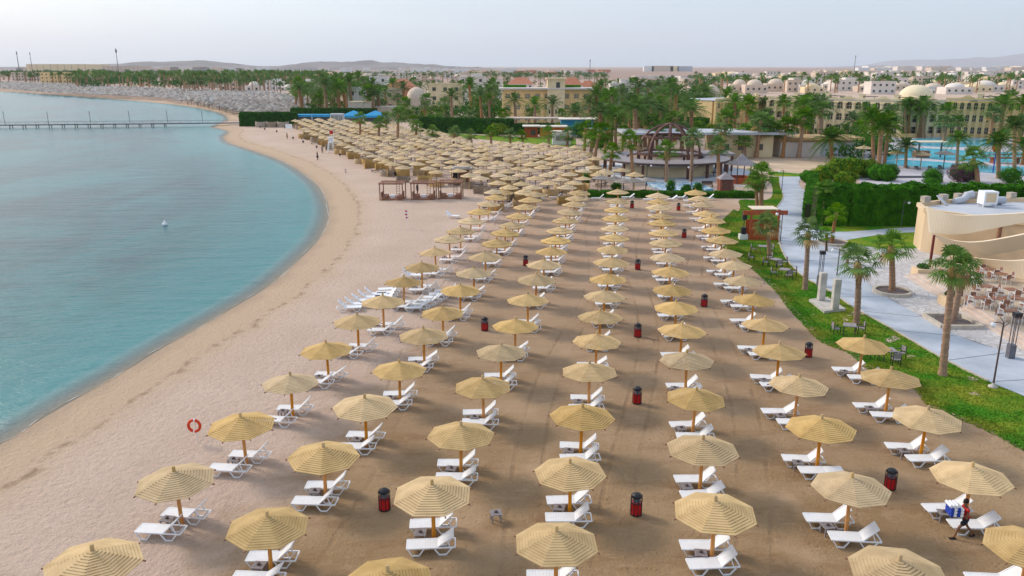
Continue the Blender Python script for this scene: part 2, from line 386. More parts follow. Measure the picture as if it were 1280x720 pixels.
# sea
ys2 = [-40.0, -10, 10]
while ys2[-1] < 1050: ys2.append(ys2[-1]+max(1.5, ys2[-1]*.012))
xs2 = list(np.arange(-160, -10, 2.0)); s = 2.0; v = -160
while v > -8000: s *= 1.08; v -= s; xs2.insert(0, v)
P, F = grid(np.array(xs2), np.array(ys2)); S2 = shore_sd(P)
keep = (S2[F] < 14).any(1); F = F[keep]; us = np.unique(F); mp_ = np.zeros(len(P), int); mp_[us] = np.arange(len(us))
me = npmesh('sea', np.column_stack([P[us], np.full(len(us), WZ)]), mp_[F], bpy.data.materials.new('sea_water')); setattrf(me, 'shore', S2[us])
tag(ob('sea', me), kind='structure')
m = me.materials[0]; m.use_nodes = True; t_ = m.node_tree; p = t_.nodes['Principled BSDF']; o_ = t_.nodes['Material Output']
tc = N(t_, 'ShaderNodeTexCoord'); O = tc.outputs['Object']
at1 = N(t_, 'ShaderNodeAttribute', attribute_name='shore').outputs['Fac']
sdn = math_('ADD', at1, math_('MULTIPLY', math_('SUBTRACT', nse(.07, 5), .5), 14))
deep = mixc(mrange(nse(.035, 6, .6, (1.6,.7,1), .6), .38, .62), (.001,.052,.066), (.006,.135,.145))
deep = mixc(mrange(nse(.25, 5, .65, (.4,1.6,1)), .50, .72, 0, .5), deep, (.001,.030,.044))
col = mixc(mrange(sdn, -20, -1), deep, (.03,.21,.215))
col = mixc(mrange(at1, -2.6, -.2), col, (.24,.26,.25))
geo = N(t_, 'ShaderNodeSeparateXYZ'); L(t_, O, geo.inputs[0])
L(t_, col, p.inputs['Base Color']); p.inputs['Roughness'].default_value = .22; p.inputs['IOR'].default_value = 1.33; p.inputs['Specular IOR Level'].default_value = .38
h = math_('ADD', nse(1.1, 4, .6, (.55,1.6,1)), math_('ADD', math_('MULTIPLY', nse(4.5, 3, .6, (.6,1.5,1)), .3), math_('MULTIPLY', nse(.22, 4, .6, (.5,1.8,1)), 2.2)))
bp = N(t_, 'ShaderNodeBump', inp={'Strength': .8, 'Distance': .15}); L(t_, h, bp.inputs['Height']); L(t_, bp.outputs[0], p.inputs['Normal'])
tr = N(t_, 'ShaderNodeBsdfTransparent'); tr.inputs[0].default_value = (.9,.97,.97,1)
ms = N(t_, 'ShaderNodeMixShader'); L(t_, mrange(at1, -2.0, .2, 0, .8), ms.inputs[0]); L(t_, p.outputs[0], ms.inputs[1]); L(t_, tr.outputs[0], ms.inputs[2]); L(t_, ms.outputs[0], o_.inputs[0])

# foam along the waterline
FS = [q for q in SH if q.y < 330]; mb = MB(); vs = []; rr = random.Random(3)
pts = crom(FS, 5)
for i, q in enumerate(pts):
    d = (pts[min(i+1,len(pts)-1)]-pts[max(i-1,0)]); n = Vector((d.y, -d.x, 0)).normalized()
    w1 = .0+.05*abs(math.sin(i*.31)+math.sin(i*.117+1))+.03*rr.random(); off = .18*math.sin(i*.09)
    vs += [q+n*(off+.0)+Vector((0,0,.03)), q-n*(w1-off)+Vector((0,0,.014))]
mb.add(vs, [(2*i, 2*i+1, 2*i+3, 2*i+2) for i in range(len(pts)-1)])
foam = mb.build('sea_foam', mat('foam', (.52,.50,.47), (.42,.39,.35), .8, .8)); tag(foam, kind='stuff', label='thin white foam line along the edge of the sea', cat='foam')

# ---------------------------------------------------------------- lawns, paths, paving
Gp = lambda pts, z=0: [G(x, y, z) for x, y in pts]
mlawn = mat('lawn', (.055,.20,.008), (.21,.25,.02), .28, .9, .05, 7, spec=.1, detail=8, lo=.42, hi=.60)
def polyr(pts): return crom(Gp(pts), 4)
pathL = [(1330,521),(1280,496),(1235,477),(1175,447),(1110,409),(1067,385),(1032,361),(1005,347),(985,327),(976,310),(973,295),(974,280),(972,268),(971,260),(979,247),(975,232),(974,221)]
pathR = [(1001,221),(999,232),(1010,242),(1007,255),(1010,277),(1022,292),(1040,304),(1062,330),(1095,362),(1135,387),(1197,420),(1260,442),(1330,470)]
PL = polyr(pathL); PR = polyr(pathR)
lawn1 = [G(x,y) for x, y in [(1330,585),(1280,560),(1235,536),(1200,520),(1160,503),(1140,481),(1085,456),(1066,437),(1030,423),(1008,400),(990,382),(972,358),(942,330),(905,302),(903,280),(925,262),(925,250),(958,250),(966,240),(962,221)]]
lawn1 = crom(lawn1, 4)+list(reversed(PL))
sheet('lawn', lawn1, .02, mlawn)
lawn2 = Gp([(1010,277),(1022,289),(1060,290),(1150,284),(1200,283),(1400,283),(1400,262),(1010,262)]); sheet('lawn', lawn2, .02, mlawn)
lawn3 = crom(Gp([(1043,302),(1060,300),(1100,294),(1160,290),(1330,288)]), 3)+Gp([(1330,322),(1150,312),(1105,311),(1060,306)]); sheet('lawn', lawn3, .028, mlawn)
mpath = mat('smooth_path', (.50,.55,.62), (.37,.41,.47), .35, .75, .002, 12, detail=7)
# joints across the slabs
sheet('path', PL+PR, .05, mpath)
br = crom(Gp([(1010,277),(1020,287),(1060,290),(1150,284),(1330,284)]), 3)+list(reversed(crom(Gp([(1022,296),(1043,302),(1060,300),(1100,294),(1160,290),(1330,289)]), 3)))
sheet('path', br, .042, mpath)
mj = mat('path_joint', (.24,.26,.29), (.20,.21,.24), 2, .9)
for a, b in [((1240,477),(1290,474)),((1186,450),(1256,441)),((1122,413),(1196,420)),((1080,389),(1150,396)),((1048,371),(1108,371)),((1010,348),(1078,347)),((988,328),(1052,322)),((977,308),(1038,303)),((974,285),(1014,284)),((974,268),(1009,268)),((978,248),(1008,250))]:
    A, B = G(*a, .054), G(*b, .054); d = (B-A).normalized(); n = Vector((-d.y, d.x, 0))*.06
    tag(MB().add([A-n, B-n, B+n, A+n], [(0,1,2,3)]).build('path_joint', mj), kind='structure')
# rough stone paving
mst = bpy.data.materials.new('stone_paving'); mst.use_nodes = True; t_ = mst.node_tree; p = t_.nodes['Principled BSDF']; p.inputs['Roughness'].default_value = .8
tc = N(t_, 'ShaderNodeTexCoord'); O = tc.outputs['Object']
vo = N(t_, 'ShaderNodeTexVoronoi', feature='DISTANCE_TO_EDGE', inp={'Scale': 1.5}); L(t_, O, vo.inputs[0])
vo2 = N(t_, 'ShaderNodeTexVoronoi', inp={'Scale': 1.5}); L(t_, O, vo2.inputs[0])
sx = N(t_, 'ShaderNodeSeparateColor'); L(t_, vo2.outputs['Color'], sx.inputs[0])
c = mixc(sx.outputs[0], (.64,.62,.60), (.50,.47,.46)); c = mixc(mrange(vo.outputs[0], .0, .06, 1, 0), c, (.30,.27,.25)); c = mixc(mrange(nse(.3, 4), .4, .7, 0, .5), c, (.42,.41,.42))
L(t_, c, p.inputs['Base Color']); bp = N(t_, 'ShaderNodeBump', inp={'Strength': .5, 'Distance': .02}); L(t_, mrange(vo.outputs[0], 0, .08), bp.inputs['Height']); L(t_, bp.outputs[0], p.inputs['Normal'])
stp = PR[(len(PR)*5)//12:]+Gp([(1340,480),(1340,400),(1250,300),(1150,311),(1100,311),(1060,306),(1043,303)])
sheet('stone_paving', Gp([(1040,304),(1062,330),(1095,362),(1135,387),(1197,420),(1260,442),(1340,475),(1400,470),(1300,330),(1150,311),(1105,311),(1060,306)]), .046, mst)
# kerb between lawn and path
K = MB()
for i in range(len(PL)-1):
    a, b = PL[i], PL[i+1]
    if a.y > 46: K.bar((a.x,a.y,.05), (b.x,b.y,.05), .10, .14)
tag(K.build('kerb', M['kerb']), kind='structure')
# grass blades on the near lawn
def scatter_in(poly, n, seed=1):
    rr = np.random.RandomState(seed); A = np.array([(p.x, p.y) for p in poly]); mn, mx = A.min(0), A.max(0); out = []
    while len(out) < n:
        q = rr.rand(n, 2)*(mx-mn)+mn
        c_ = np.zeros(n, bool); j = len(A)-1
        for i in range(len(A)):
            a, b = A[i], A[j]
            if a[1] != b[1]: c_ ^= ((a[1] > q[:,1]) != (b[1] > q[:,1])) & (q[:,0] < (b[0]-a[0])*(q[:,1]-a[1])/(b[1]-a[1])+a[0])
            j = i
        out += list(q[c_])
    return np.array(out[:n])
def blades(name, poly, n, h, material, seed, label):
    q = scatter_in(poly, n, seed); rr = np.random.RandomState(seed+5); a = rr.rand(n)*6.28; hh = h*(.5+rr.rand(n)); wd = .05+.05*rr.rand(n)
    dx, dy = np.cos(a)*wd, np.sin(a)*wd; lx, ly = (rr.rand(n)-.5)*.12, (rr.rand(n)-.5)*.12
    V = np.zeros((n, 3, 3)); V[:,0] = np.column_stack([q[:,0]-dx, q[:,1]-dy, np.full(n, .015)]); V[:,1] = np.column_stack([q[:,0]+dx, q[:,1]+dy, np.full(n, .015)]); V[:,2] = np.column_stack([q[:,0]+lx, q[:,1]+ly, .02+hh])
    me = npmesh(name, V.reshape(-1,3), np.arange(3*n).reshape(-1,3), material, False); return tag(ob(name, me), label, 'grass', kind='stuff')
mgr = mat('grass_blade', (.085,.27,.012), (.27,.32,.03), .28, .8, transl=.2, detail=8, lo=.42, hi=.60)
blades('grass', lawn1, 60000, .045, mgr, 3, 'green lawn strip between sand and pale blue path')
edge = crom([G(x,y) for x, y in [(1330,590),(1280,565),(1235,541),(1200,525),(1160,508),(1140,486),(1085,462),(1060,442),(1026,428),(1002,404),(985,386),(966,361),(934,332),(896,303),(897,283),(917,262)]], 4)+crom([G(x,y) for x, y in [(925,266),(910,284),(912,300),(950,328),(978,352),(996,376),(1014,396),(1036,418),(1072,431),(1092,450),(1148,475),(1170,498),(1210,513),(1245,530),(1290,553),(1330,570)]], 4)
blades('grass', edge, 16000, .07, mgr, 13, 'ragged grass tufts creeping onto the sand at the lawn edge')
# leaf scatter helper for hedges and shrubs
def leafmesh(name, pts, nrm, size, mats, seed=1, inner=None, share=None):
    rr = np.random.RandomState(seed); n = len(pts); a = rr.randn(n,3); a /= np.linalg.norm(a,axis=1)[:,None]
    nn = nrm+a*.9; nn /= np.linalg.norm(nn,axis=1)[:,None]; u = np.cross(nn, rr.randn(n,3)); u /= np.linalg.norm(u,axis=1)[:,None]; v = np.cross(nn, u)
    s_ = (size*(.6+.8*rr.rand(n)))[:,None]; V = np.zeros((n,4,3)); V[:,0] = pts-u*s_; V[:,1] = pts-v*s_*.5; V[:,2] = pts+u*s_; V[:,3] = pts+v*s_*.5
    me = npmesh(name, V.reshape(-1,3), np.arange(4*n).reshape(-1,4), mats, False)
    if share is not None: me.polygons.foreach_set('material_index', (rr.rand(n) < share).astype(np.int32))
    return me
def hedge(name, line, width, hgt, n, label, size=.13, leafm='leaf', cat='hedge', group=None, seed=1, top_wave=.12):
    """clipped hedge along a polyline"""
    o = thing(name, label, cat, (line[0].x, line[0].y, 0), 0, group); base = Vector((line[0].x, line[0].y, 0)); mb = MB(); rr = np.random.RandomState(seed)
    segs = [(line[i], line[i+1]) for i in range(len(line)-1)]; tot = sum((b-a).length for a, b in segs); P_, N_ = [], []
    for a, b in segs:
        d = (b-a); l = d.length; d.normalize(); s_ = Vector((-d.y, d.x, 0))
        mb.bar(a-base+Vector((0,0,hgt*.46))-d*.1, b-base+Vector((0,0,hgt*.46))+d*.1, width*.86, hgt*.90) if False else mb.box(((a+b)/2-base)+Vector((0,0,hgt*.465)), (l+.1, width*.84, hgt*.93), math.atan2(d.y, d.x))
        k = int(n*l/tot); ar = [hgt*l, width*l, hgt*l, hgt*width*1.0]
        pr = np.array(ar)/sum(ar); ch = rr.choice(4, k, p=pr); t = rr.rand(k); uu = rr.rand(k)
        al = t*l; cr_ = np.where(ch == 0, -width/2, np.where(ch == 2, width/2, (uu-.5)*width)); hz = np.where(ch == 1, hgt, uu*hgt)
        e = ch == 3; al = np.where(e, np.where(rr.rand(k) < .5, 0, l), al); hz = np.where(e, rr.rand(k)*hgt, hz)
        wob = np.sin(al*.9)+np.sin(al*2.3+1)+.6*np.sin(al*5.1+hz*3); cr_ = cr_+np.where(ch != 1, np.sign(cr_)*wob*.06, 0)+rr.randn(k)*.06; hz = hz+np.where(ch == 1, wob*top_wave*.5, 0)+rr.randn(k)*.05
        Pn = np.column_stack([a.x+d.x*al+s_.x*cr_-base.x, a.y+d.y*al+s_.y*cr_-base.y, np.maximum(hz, .03)]); nn = np.zeros((k,3)); nn[ch==1] = (0,0,1)
        for c0, sg in ((0,-1),(2,1)): nn[ch==c0] = (s_.x*sg, s_.y*sg, .2)
        P_.append(Pn); N_.append(nn)
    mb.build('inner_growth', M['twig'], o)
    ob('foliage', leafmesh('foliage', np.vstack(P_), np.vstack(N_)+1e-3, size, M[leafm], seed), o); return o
def ball_pts(n, r, c=(0,0,0), seed=1, sq=(1,1,1), jit=.12):
    rr = np.random.RandomState(seed); a = rr.randn(n,3); a /= np.linalg.norm(a,axis=1)[:,None]; k = 1-jit*np.abs(rr.randn(n)); k *= 1+.10*np.sin(a[:,0]*7+a[:,2]*5)+.08*np.sin(a[:,1]*9)
    return a*k[:,None]*np.array(sq)*r+np.array(c), a
# ---------------------------------------------------------------- the front parasols
def make_parasol(seed, lap=.016):
    rr = random.Random(seed)
    root = thing('parasol', 'x', 'parasol')
    R0, ZA, ZR, NS = 1.62, 2.66, 2.12, 13
    mb = MB(); a0 = math.pi/8
    def pt(fr, k, dz): # fr fraction from the peak
        a = a0+k*math.pi/4; return Vector((math.cos(a)*R0*fr, math.sin(a)*R0*fr, ZA-(ZA-ZR)*(fr**1.04)+dz))
    for k in range(8):
        for i in range(NS):
            f0 = .045+.955*i/NS; f1 = .045+.955*(i+1)/NS-.005
            j = rr.uniform(-.003, .003)
            a, b = pt(f0, k, -lap*.3), pt(f0, k+1, -lap*.3); c, d = pt(f1, k+1, lap+j), pt(f1, k, lap+j)
            dn = Vector((0,0,-.014))
            mb.add([a,b,c,d,a+dn,b+dn,c+dn-Vector((0,0,.012)),d+dn-Vector((0,0,.012))], [(0,3,2,1),(4,5,6,7),(3,7,6,2),(0,1,5,4),(1,2,6,5),(0,4,7,3)])
    mb.build('canopy', M['slat'], root)
    mb = MB()
    for k in range(8):
        a = a0+k*math.pi/4; dx, dy = math.cos(a), math.sin(a)
        mb.bar((dx*.05, dy*.05, ZA-.06), (dx*(R0+.07), dy*(R0+.035), ZR-.055), .045, .05)
    mb.build('rafters', M['cabana'], root)
    mb = MB()
    for k in range(4):
        a = k*math.pi/2+a0; mb.bar((math.cos(a)*.05, math.sin(a)*.05, 1.72), (math.cos(a)*.62, math.sin(a)*.62, 2.36), .05, .05)
    mb.build('brace', M['pole'], root)
    MB().tube([(0,0,-.05),(0,0,1.2),(0,0,2.62)], [.088,.08,.075], 12).build('pole', M['pole'], root)
    MB().tube([(0,0,2.58),(0,0,2.80),(0,0,2.86)], [.075,.07,.05], 12).build('finial', M['slat'], root)
    return Proto(root)
def small_parasol(seed, material, R0=1.62, ZA=2.66, ZR=2.12, pole='pole', n=8, name='parasol', label='x', ruffle=0):
    """far parasol in one mesh"""
    rr = random.Random(seed); mb = MB(); a0 = rr.random()
    for k in range(n):
        a, b = a0+2*math.pi*k/n, a0+2*math.pi*(k+1)/n
        for i in range(3):
            f0, f1 = i/3, (i+1)/3
            if i == 0: vs = [(0,0,ZA)]+[(math.cos(t)*R0*f1, math.sin(t)*R0*f1, ZA-(ZA-ZR)*f1+.01) for t in (a, b)]; mb.add(vs, [(0,1,2)])
            else:
                vs = [(math.cos(t)*R0*f, math.sin(t)*R0*f, ZA-(ZA-ZR)*f+dz) for f, dz in ((f0,0),(f1,.02)) for t in (a, b)]; mb.add(vs, [(0,2,3,1)])
        e = [(math.cos(t)*R0, math.sin(t)*R0, ZR+.02) for t in (a,b)]; dr = .06+ruffle*rr.random()
        mb.add([e[0], e[1], (e[1][0]*.98, e[1][1]*.98, ZR-dr), (e[0][0]*.98, e[0][1]*.98, ZR-dr)], [(0,3,2,1)])
        mb.add([(0,0,ZA-.12),(e[1][0]*.97,e[1][1]*.97,ZR-.05),(e[0][0]*.97,e[0][1]*.97,ZR-.05)], [(0,1,2)], 1)
    mb.tube([(0,0,-.05),(0,0,ZA-.1)], .075, 6, 1)
    mb.tube([(0,0,ZA-.03),(0,0,ZA+.16)], .07, 6, 1 if ruffle == 0 else 0)
    root = mb.build(name, [material, M[pole]]); tag(root, label, 'parasol'); return Proto(root)
PAR = [make_parasol(1, .013), make_parasol(2, .008), make_parasol(3, .019)]
PARF = [small_parasol(1, M['slat']), small_parasol(2, M['slat'])]
def make_lounger(ang, seed):
    root = thing('sun_lounger', 'x', 'sun lounger'); W_ = M['white']; hw = .33
    mb = MB()    # slatted bed
    for i in range(12): mb.box((.06+i*.105, 0, .345), (.101, hw*2-.04, .022))
    for s in (-1, 1): mb.bar((0,s*hw,.34), (1.95,s*hw,.34), .05, .05)
    mb.box((0,0,.34), (.05, hw*2, .05)); mb.box((1.95,0,.34), (.05, hw*2, .05))
    mb.build('bed', W_, root)
    ca, sa = math.cos(ang), math.sin(ang); mb = MB()
    for i in range(7):
        d = .05+i*.105; mb.box((1.26+ca*d, 0, .37+sa*d), (.102, hw*2-.06, .022), 0, 0, 0, -ang)
    for s in (-1, 1): mb.bar((1.24,s*(hw-.03),.36), (1.24+ca*.78,s*(hw-.03),.36+sa*.78), .045, .045)
    mb.box((1.24+ca*.78, 0, .36+sa*.78), (.05, hw*2-.02, .045), 0, 0, 0, -ang)
    mb.build('backrest', W_, root)
    for s in (-1, 1):
        for x0, x1, x2, x3 in ((.04,.22,.50,.70),(1.10,1.30,1.58,1.82)):
            MB().bar((x0,s*hw,.33),(x1,s*hw,.03),.05,.045).bar((x1-.02,s*hw,.025),(x2+.02,s*hw,.025),.05,.045).bar((x2,s*hw,.03),(x3,s*hw,.33),.05,.045).build('leg', W_, root)
    mb = MB()
    for s in (-1, 1): mb.bar((1.24+ca*.5, s*.24, .35+sa*.48), (1.72, s*.24, .34), .035, .035)
    mb.bar((1.24+ca*.5, -.24, .35+sa*.48), (1.24+ca*.5, .24, .35+sa*.48), .035, .035); mb.build('prop', W_, root)
    return Proto(root)
LNG = [make_lounger(R(44), 1), make_lounger(R(36), 2), make_lounger(R(2), 3)]
def small_lounger(ang):
    mb = MB(); hw = .33; ca, sa = math.cos(ang), math.sin(ang)
    mb.box((.64,0,.345), (1.28, hw*2, .03)); mb.bar((1.26,0,.36), (1.26+ca*.78,0,.36+sa*.78), .03, .60) if False else mb.box((1.26+ca*.39,0,.36+sa*.39), (.80, hw*2-.04, .035), 0, 0, 0, -ang)
    for s in (-1, 1):
        mb.bar((1.2,s*hw,.34), (1.95,s*hw,.34), .05, .05)
        for x0, x1, x2, x3 in ((.04,.22,.50,.70),(1.10,1.30,1.58,1.82)):
            mb.bar((x0,s*hw,.33),(x1,s*hw,.03),.05,.045); mb.bar((x1,s*hw,.025),(x2,s*hw,.025),.05,.045); mb.bar((x2,s*hw,.03),(x3,s*hw,.33),.05,.045)
    return Proto(tag(mb.build('sun_lounger', M['white']), 'x', 'sun lounger'))
LNGF = [small_lounger(R(44)), small_lounger(R(36)), small_lounger(R(4))]
def make_table():
    root = thing('side_table', 'x', 'side table'); mb = MB()
    for i in range(5): mb.box((0, -.2+i*.1, .40), (.48, .085, .03))
    mb.build('table_top', M['gwood'], root)
    for sx in (-1,1):
        for sy in (-1,1): MB().box((sx*.19, sy*.19, .192), (.05,.05,.384)).build('leg', M['gwood'], root)
    MB().lathe([(.0,.416),(.07,.418),(.08,.46),(.06,.50),(.02,.505),(.0,.505)], 10).build('ashtray', M['dwood'], root)
    return Proto(root)
TBL = make_table()
rows = {
 'A': [(112,684),(219,583),(302,515.5),(361.5,463.5),(408,424.5),(446,391.5),(478,367.5),(503.4,342.5),(526.5,324.5),(544.4,306.5),(561.5,292),(575.4,281),(588,269.5),(599.6,258),(610,248.5),(619.6,240.5),(628,234.5)],
 'B': [(332,637),(402.5,553),(455,494),(497.8,448),(529,408),(553,379),(574.7,352.5),(592,332),(607,312.5),(620.8,296),(631,284),(641,274),(648,263.5),(657,252),(663,244.5),(669,237.5)],
 'C': [(484,706),(540.5,599.5),(575,527.5),(604,468),(626,426.5),(644,395.5),(660,365),(670,340.5),(680,322),(689,305.6),(695,292.5),(700,280.5),(707.5,269),(712,259),(718,249),(720.5,242),(724,235.5)],
 'D': [(696,658),(714,571.5),(727,506),(737.5,451.5),(745.5,413.5),(750.6,385),(755.6,360),(760,339),(764,320),(765.6,303),(768,289),(769,277.5),(770,266.5),(771,255.6),(772.5,245),(773,234.5)],
 'E': [(895.5,622),(879.5,546),(869.5,482),(860,437.5),(852.5,402),(846,374),(840.6,352),(838,331.5),(834.4,314),(832.5,296),(830,284),(828,272.5),(827,263.5),(824,253),(823,246),(822.5,239.5)],
 'F': [(1126,694),(1067,591),(1028.5,520.5),(998.5,467),(975.5,427),(957,394),(942.5,364),(930,342),(919,322.5),(908.5,308),(902.5,293),(896,281),(889,269.5),(883,260.5),(879,249.5),(875,242),(870,235)],
 'G': [(1290,662),(1218,578),(1160,507.5),(1114.5,459.5),(1079.5,418.5)]}
RN = {'A':'first','B':'second','C':'third','D':'fourth','E':'fifth','F':'sixth','G':'seventh'}
rr = random.Random(11)
for rk, pts in rows.items():
    for i, (x, y) in enumerate(pts):
        g = G(x, y, 2.84); g.z = 0; far = y < 300; dark = rr.random()
        where = f'{nth(i)} from the front in the {RN[rk]} row from the sea'
        where = where.replace('front from the front', 'frontmost')
        pr = rr.choice(PARF if far else PAR)
        lean = R(1.6)
        o = pr.put(g, rr.choice([0, R(22.5), R(10), R(-12), R(16)])+R(rr.uniform(-4,4)), f'slatted wooden parasol, {where}', 'slatted wooden parasols in rows on brown sand', rr.uniform(.97,1.03), rr.uniform(-lean,lean), rr.uniform(-lean,lean))
        # two loungers, feet towards the sea, one each side of the pole
        LP = LNGF if far else LNG
        for s, sn in ((.66,'far'),(-.68,'near')):
            if far and rk in 'AB' and s > 0 and i % 2: continue
            ang = rr.choice([0,0,1]) if not (rk in 'F' and rr.random() < .25) else 2
            p = g+Vector((-1.05+rr.uniform(-.12,.12), s+rr.uniform(-.1,.1), 0)); rz = R(rr.uniform(-5,5)); flip = False
            if rk == 'A' and i > 5: p.x += .5
            if rk in 'FG': p.x -= .42 if s > 0 else .0; rz += R(-3)
            if rk == 'B' and s < 0: p.x -= .22
            if rk == 'A': rz += R(-2); p.x += (.15 if s > 0 else -.45)
            LP[ang].put(p, rz, f'white lounger, {sn} side of {nth(i)} parasol from front, {RN[rk]} row from sea', 'white sun loungers in pairs under slatted parasols')
        if y > 262:
            TBL.put(g+Vector((-.55+rr.uniform(-.1,.1)-(.35 if rk in 'FG' else 0), rr.uniform(-.12,.12), 0)), rr.uniform(-.2,.2), f'slatted side table under {nth(i)} parasol from front, {RN[rk]} row from sea', 'side tables between loungers')
# extra loungers: the fans of spare ones at the sea side and the row at the back hedge
def spare(px, py, n, step, rz, what, far=False, kind=0):
    g = G(px, py)
    for i in range(n):
        (LNGF if far else LNG)[kind].put(g+Vector(step)*i, R(rz)+rr.uniform(-.06,.06), f'white spare lounger, {nth(i)} from the front {what}', 'spare loungers packed side by side')
spare(507, 389, 6, (.38,.98,0), 2, 'in block right of seventh first row parasol')
spare(463, 384, 5, (-.0,1.08,0), 8, 'in block left of seventh first row parasol')
spare(452, 388, 5, (.36,1.0,0), -172, 'with its back to the sea, left block')
for i, (px, py) in enumerate([(694,246),(676,247),(747,247),(785,246),(812,248.5),(838,248),(851,246),(862,250),(884,247)]):
    LNGF[i % 2].put(G(px-8, py+3), R(rr.uniform(-6,6)), f'white lounger by the low back hedge, {nth(i)} from the left', 'loungers along the low back hedge')
LNG[0].put(G(528,348), R(172), 'lone white lounger with its head to the sea beside ninth parasol of first row')
LNGF[0].put(G(574,273), R(160), 'lone white lounger turned to the cabanas at the sand edge')
LNGF[0].put(G(682,294), R(4), 'lone white lounger left of third row back end')
# loose side table
TBL.put(G(620,651), .2, 'small grey slatted table standing alone on brown sand')

# ---------------------------------------------------------------- bins
def make_bin():
    root = thing('litter_bin', 'x', 'litter bin')
    MB().lathe([(.0,.03),(.25,.03),(.26,.05),(.26,.66),(.24,.68),(.0,.68)], 8, smooth=False).build('red_drum', M['red'], root)
    mb = MB()
    for k in range(8):
        a = k*math.pi/4; mb.tube([(math.cos(a)*.275, math.sin(a)*.275, 0), (math.cos(a)*.275, math.sin(a)*.275, .98)], .017, 5)
    for z in (.06, .66, .98): mb.lathe([(.25,z-.02),(.29,z-.02),(.29,z+.02),(.25,z+.02),(.25,z-.02)], 8, smooth=False)
    mb.build('cage', M['black'], root)
    MB().lathe([(.0,1.16),(.10,1.15),(.22,1.08),(.29,1.00),(.27,.99),(.0,.99)], 8).build('lid', M['black'], root)
    MB().lathe([(.17,.68),(.18,.90),(.16,.90)], 10).build('liner', M['greymetal'], root)
    return Proto(root)
BIN = make_bin()
for (x, y), lb in zip([(481,637),(795,643),(796,504),(606,413),(797,421),(657,332),(797,337),(880,383),(855,297),(790,260),(848,263),(1010,446),(1112,611)],
    ['between second and third parasol rows, frontmost of the bins','between fourth and fifth parasol rows, nearest of its column','between fourth and fifth parasol rows, second of its column','left of the fifth parasol of the third row','between fourth and fifth parasol rows, third of its column','left of the ninth parasol of the third row','between fourth and fifth parasol rows, fourth of its column','between fifth and sixth rows, nearer one','between fifth and sixth rows, farther one','near the back hedge right of fourth row','near the back hedge right of fifth row','right of the fifth parasol of the sixth row','half hidden behind second parasol of the sixth row']):
    BIN.put(G(x, y), rnd.random(), 'red and black litter bin '+lb, 'red litter bins between parasol rows', .92)
# ---------------------------------------------------------------- palms
def trunk_mb(h, r0, r1, n, lean, seed, rings=10):
    rr = random.Random(seed); pts = []; rad = []
    for i in range(rings+1):
        t = i/rings; pts.append((lean[0]*t*t*h, lean[1]*t*t*h, h*t-(.1 if i == 0 else 0))); rad.append((r0*(1.35 if i == 0 else 1)+(r1-r0)*t)*(1+.10*(i % 2)))
    return MB().tube(pts, rad, n, 0)
def fan_palm(h, seed, nf=21, rad=1.6, blades_=13, hd=True, r0=.24, scale_leaf=1):
    """Washingtonia: bare trunk, round head of fans"""
    rr = random.Random(seed); lean = (rr.uniform(-.05,.05), rr.uniform(-.05,.05)); root = thing('fan_palm', 'x', 'palm tree')
    trunk_mb(h, r0, r0*.72, 10 if hd else 6, lean, seed, 26 if hd else 6).build('trunk', M['trunk'], root)
    top = Vector((lean[0]*h, lean[1]*h, h)); mb = MB(); dd_ = MB()
    for k in range(nf):
        az = k*2.39996+rr.uniform(-.2,.2); el = R(84-125*(k/nf)**.85+rr.uniform(-12,12)); pl = rad*rr.uniform(.40,.68)
        d = Vector((math.cos(az)*math.cos(el), math.sin(az)*math.cos(el), math.sin(el))); side = Vector((-math.sin(az), math.cos(az), 0)); up = side.cross(d)*-1
        if up.z < 0 and el < R(80): up = -up
        tgt = dd_ if (k > nf*.93) else mb
        hub = top+d*pl-Vector((0,0,pl*pl*.12)); tgt.bar(top, hub, .035, .02)
        bl = rad*.62*rr.uniform(.85,1.1)*scale_leaf
        for b in range(blades_):
            a = (b/(blades_-1)-.5)*R(190); w_ = bl*.085*15/blades_; dirv = d*math.cos(a)+side*math.sin(a); l = bl*(.72+.28*math.cos(a*.8))*rr.uniform(.88,1.06)
            perp = (side*math.cos(a)-d*math.sin(a)); fold = up*(.02 if b % 2 else -.02)
            mid = hub+dirv*l*.6+fold-Vector((0,0,l*.05)); tip = hub+dirv*l*.97-Vector((0,0,l*(.26+.12*abs(math.sin(a))+rr.random()*.1)))
            tgt.add([hub-perp*w_*.18, hub+perp*w_*.18, mid+perp*w_*.62, tip, mid-perp*w_*.62], [(0,1,2,4),(4,2,3)], 0)
    c = mb.build('crown', M['fan'], root)
    if dd_.v: dd_.build('dead_fronds', M['dead'], root)
    if hd:
        MB().tube([top-Vector((0,0,.9)), top-Vector((0,0,.4)), top], [r0*.85, r0*1.25, r0*.8], 10).build('leaf_bases', M['dead'], root)
    return Proto(root)
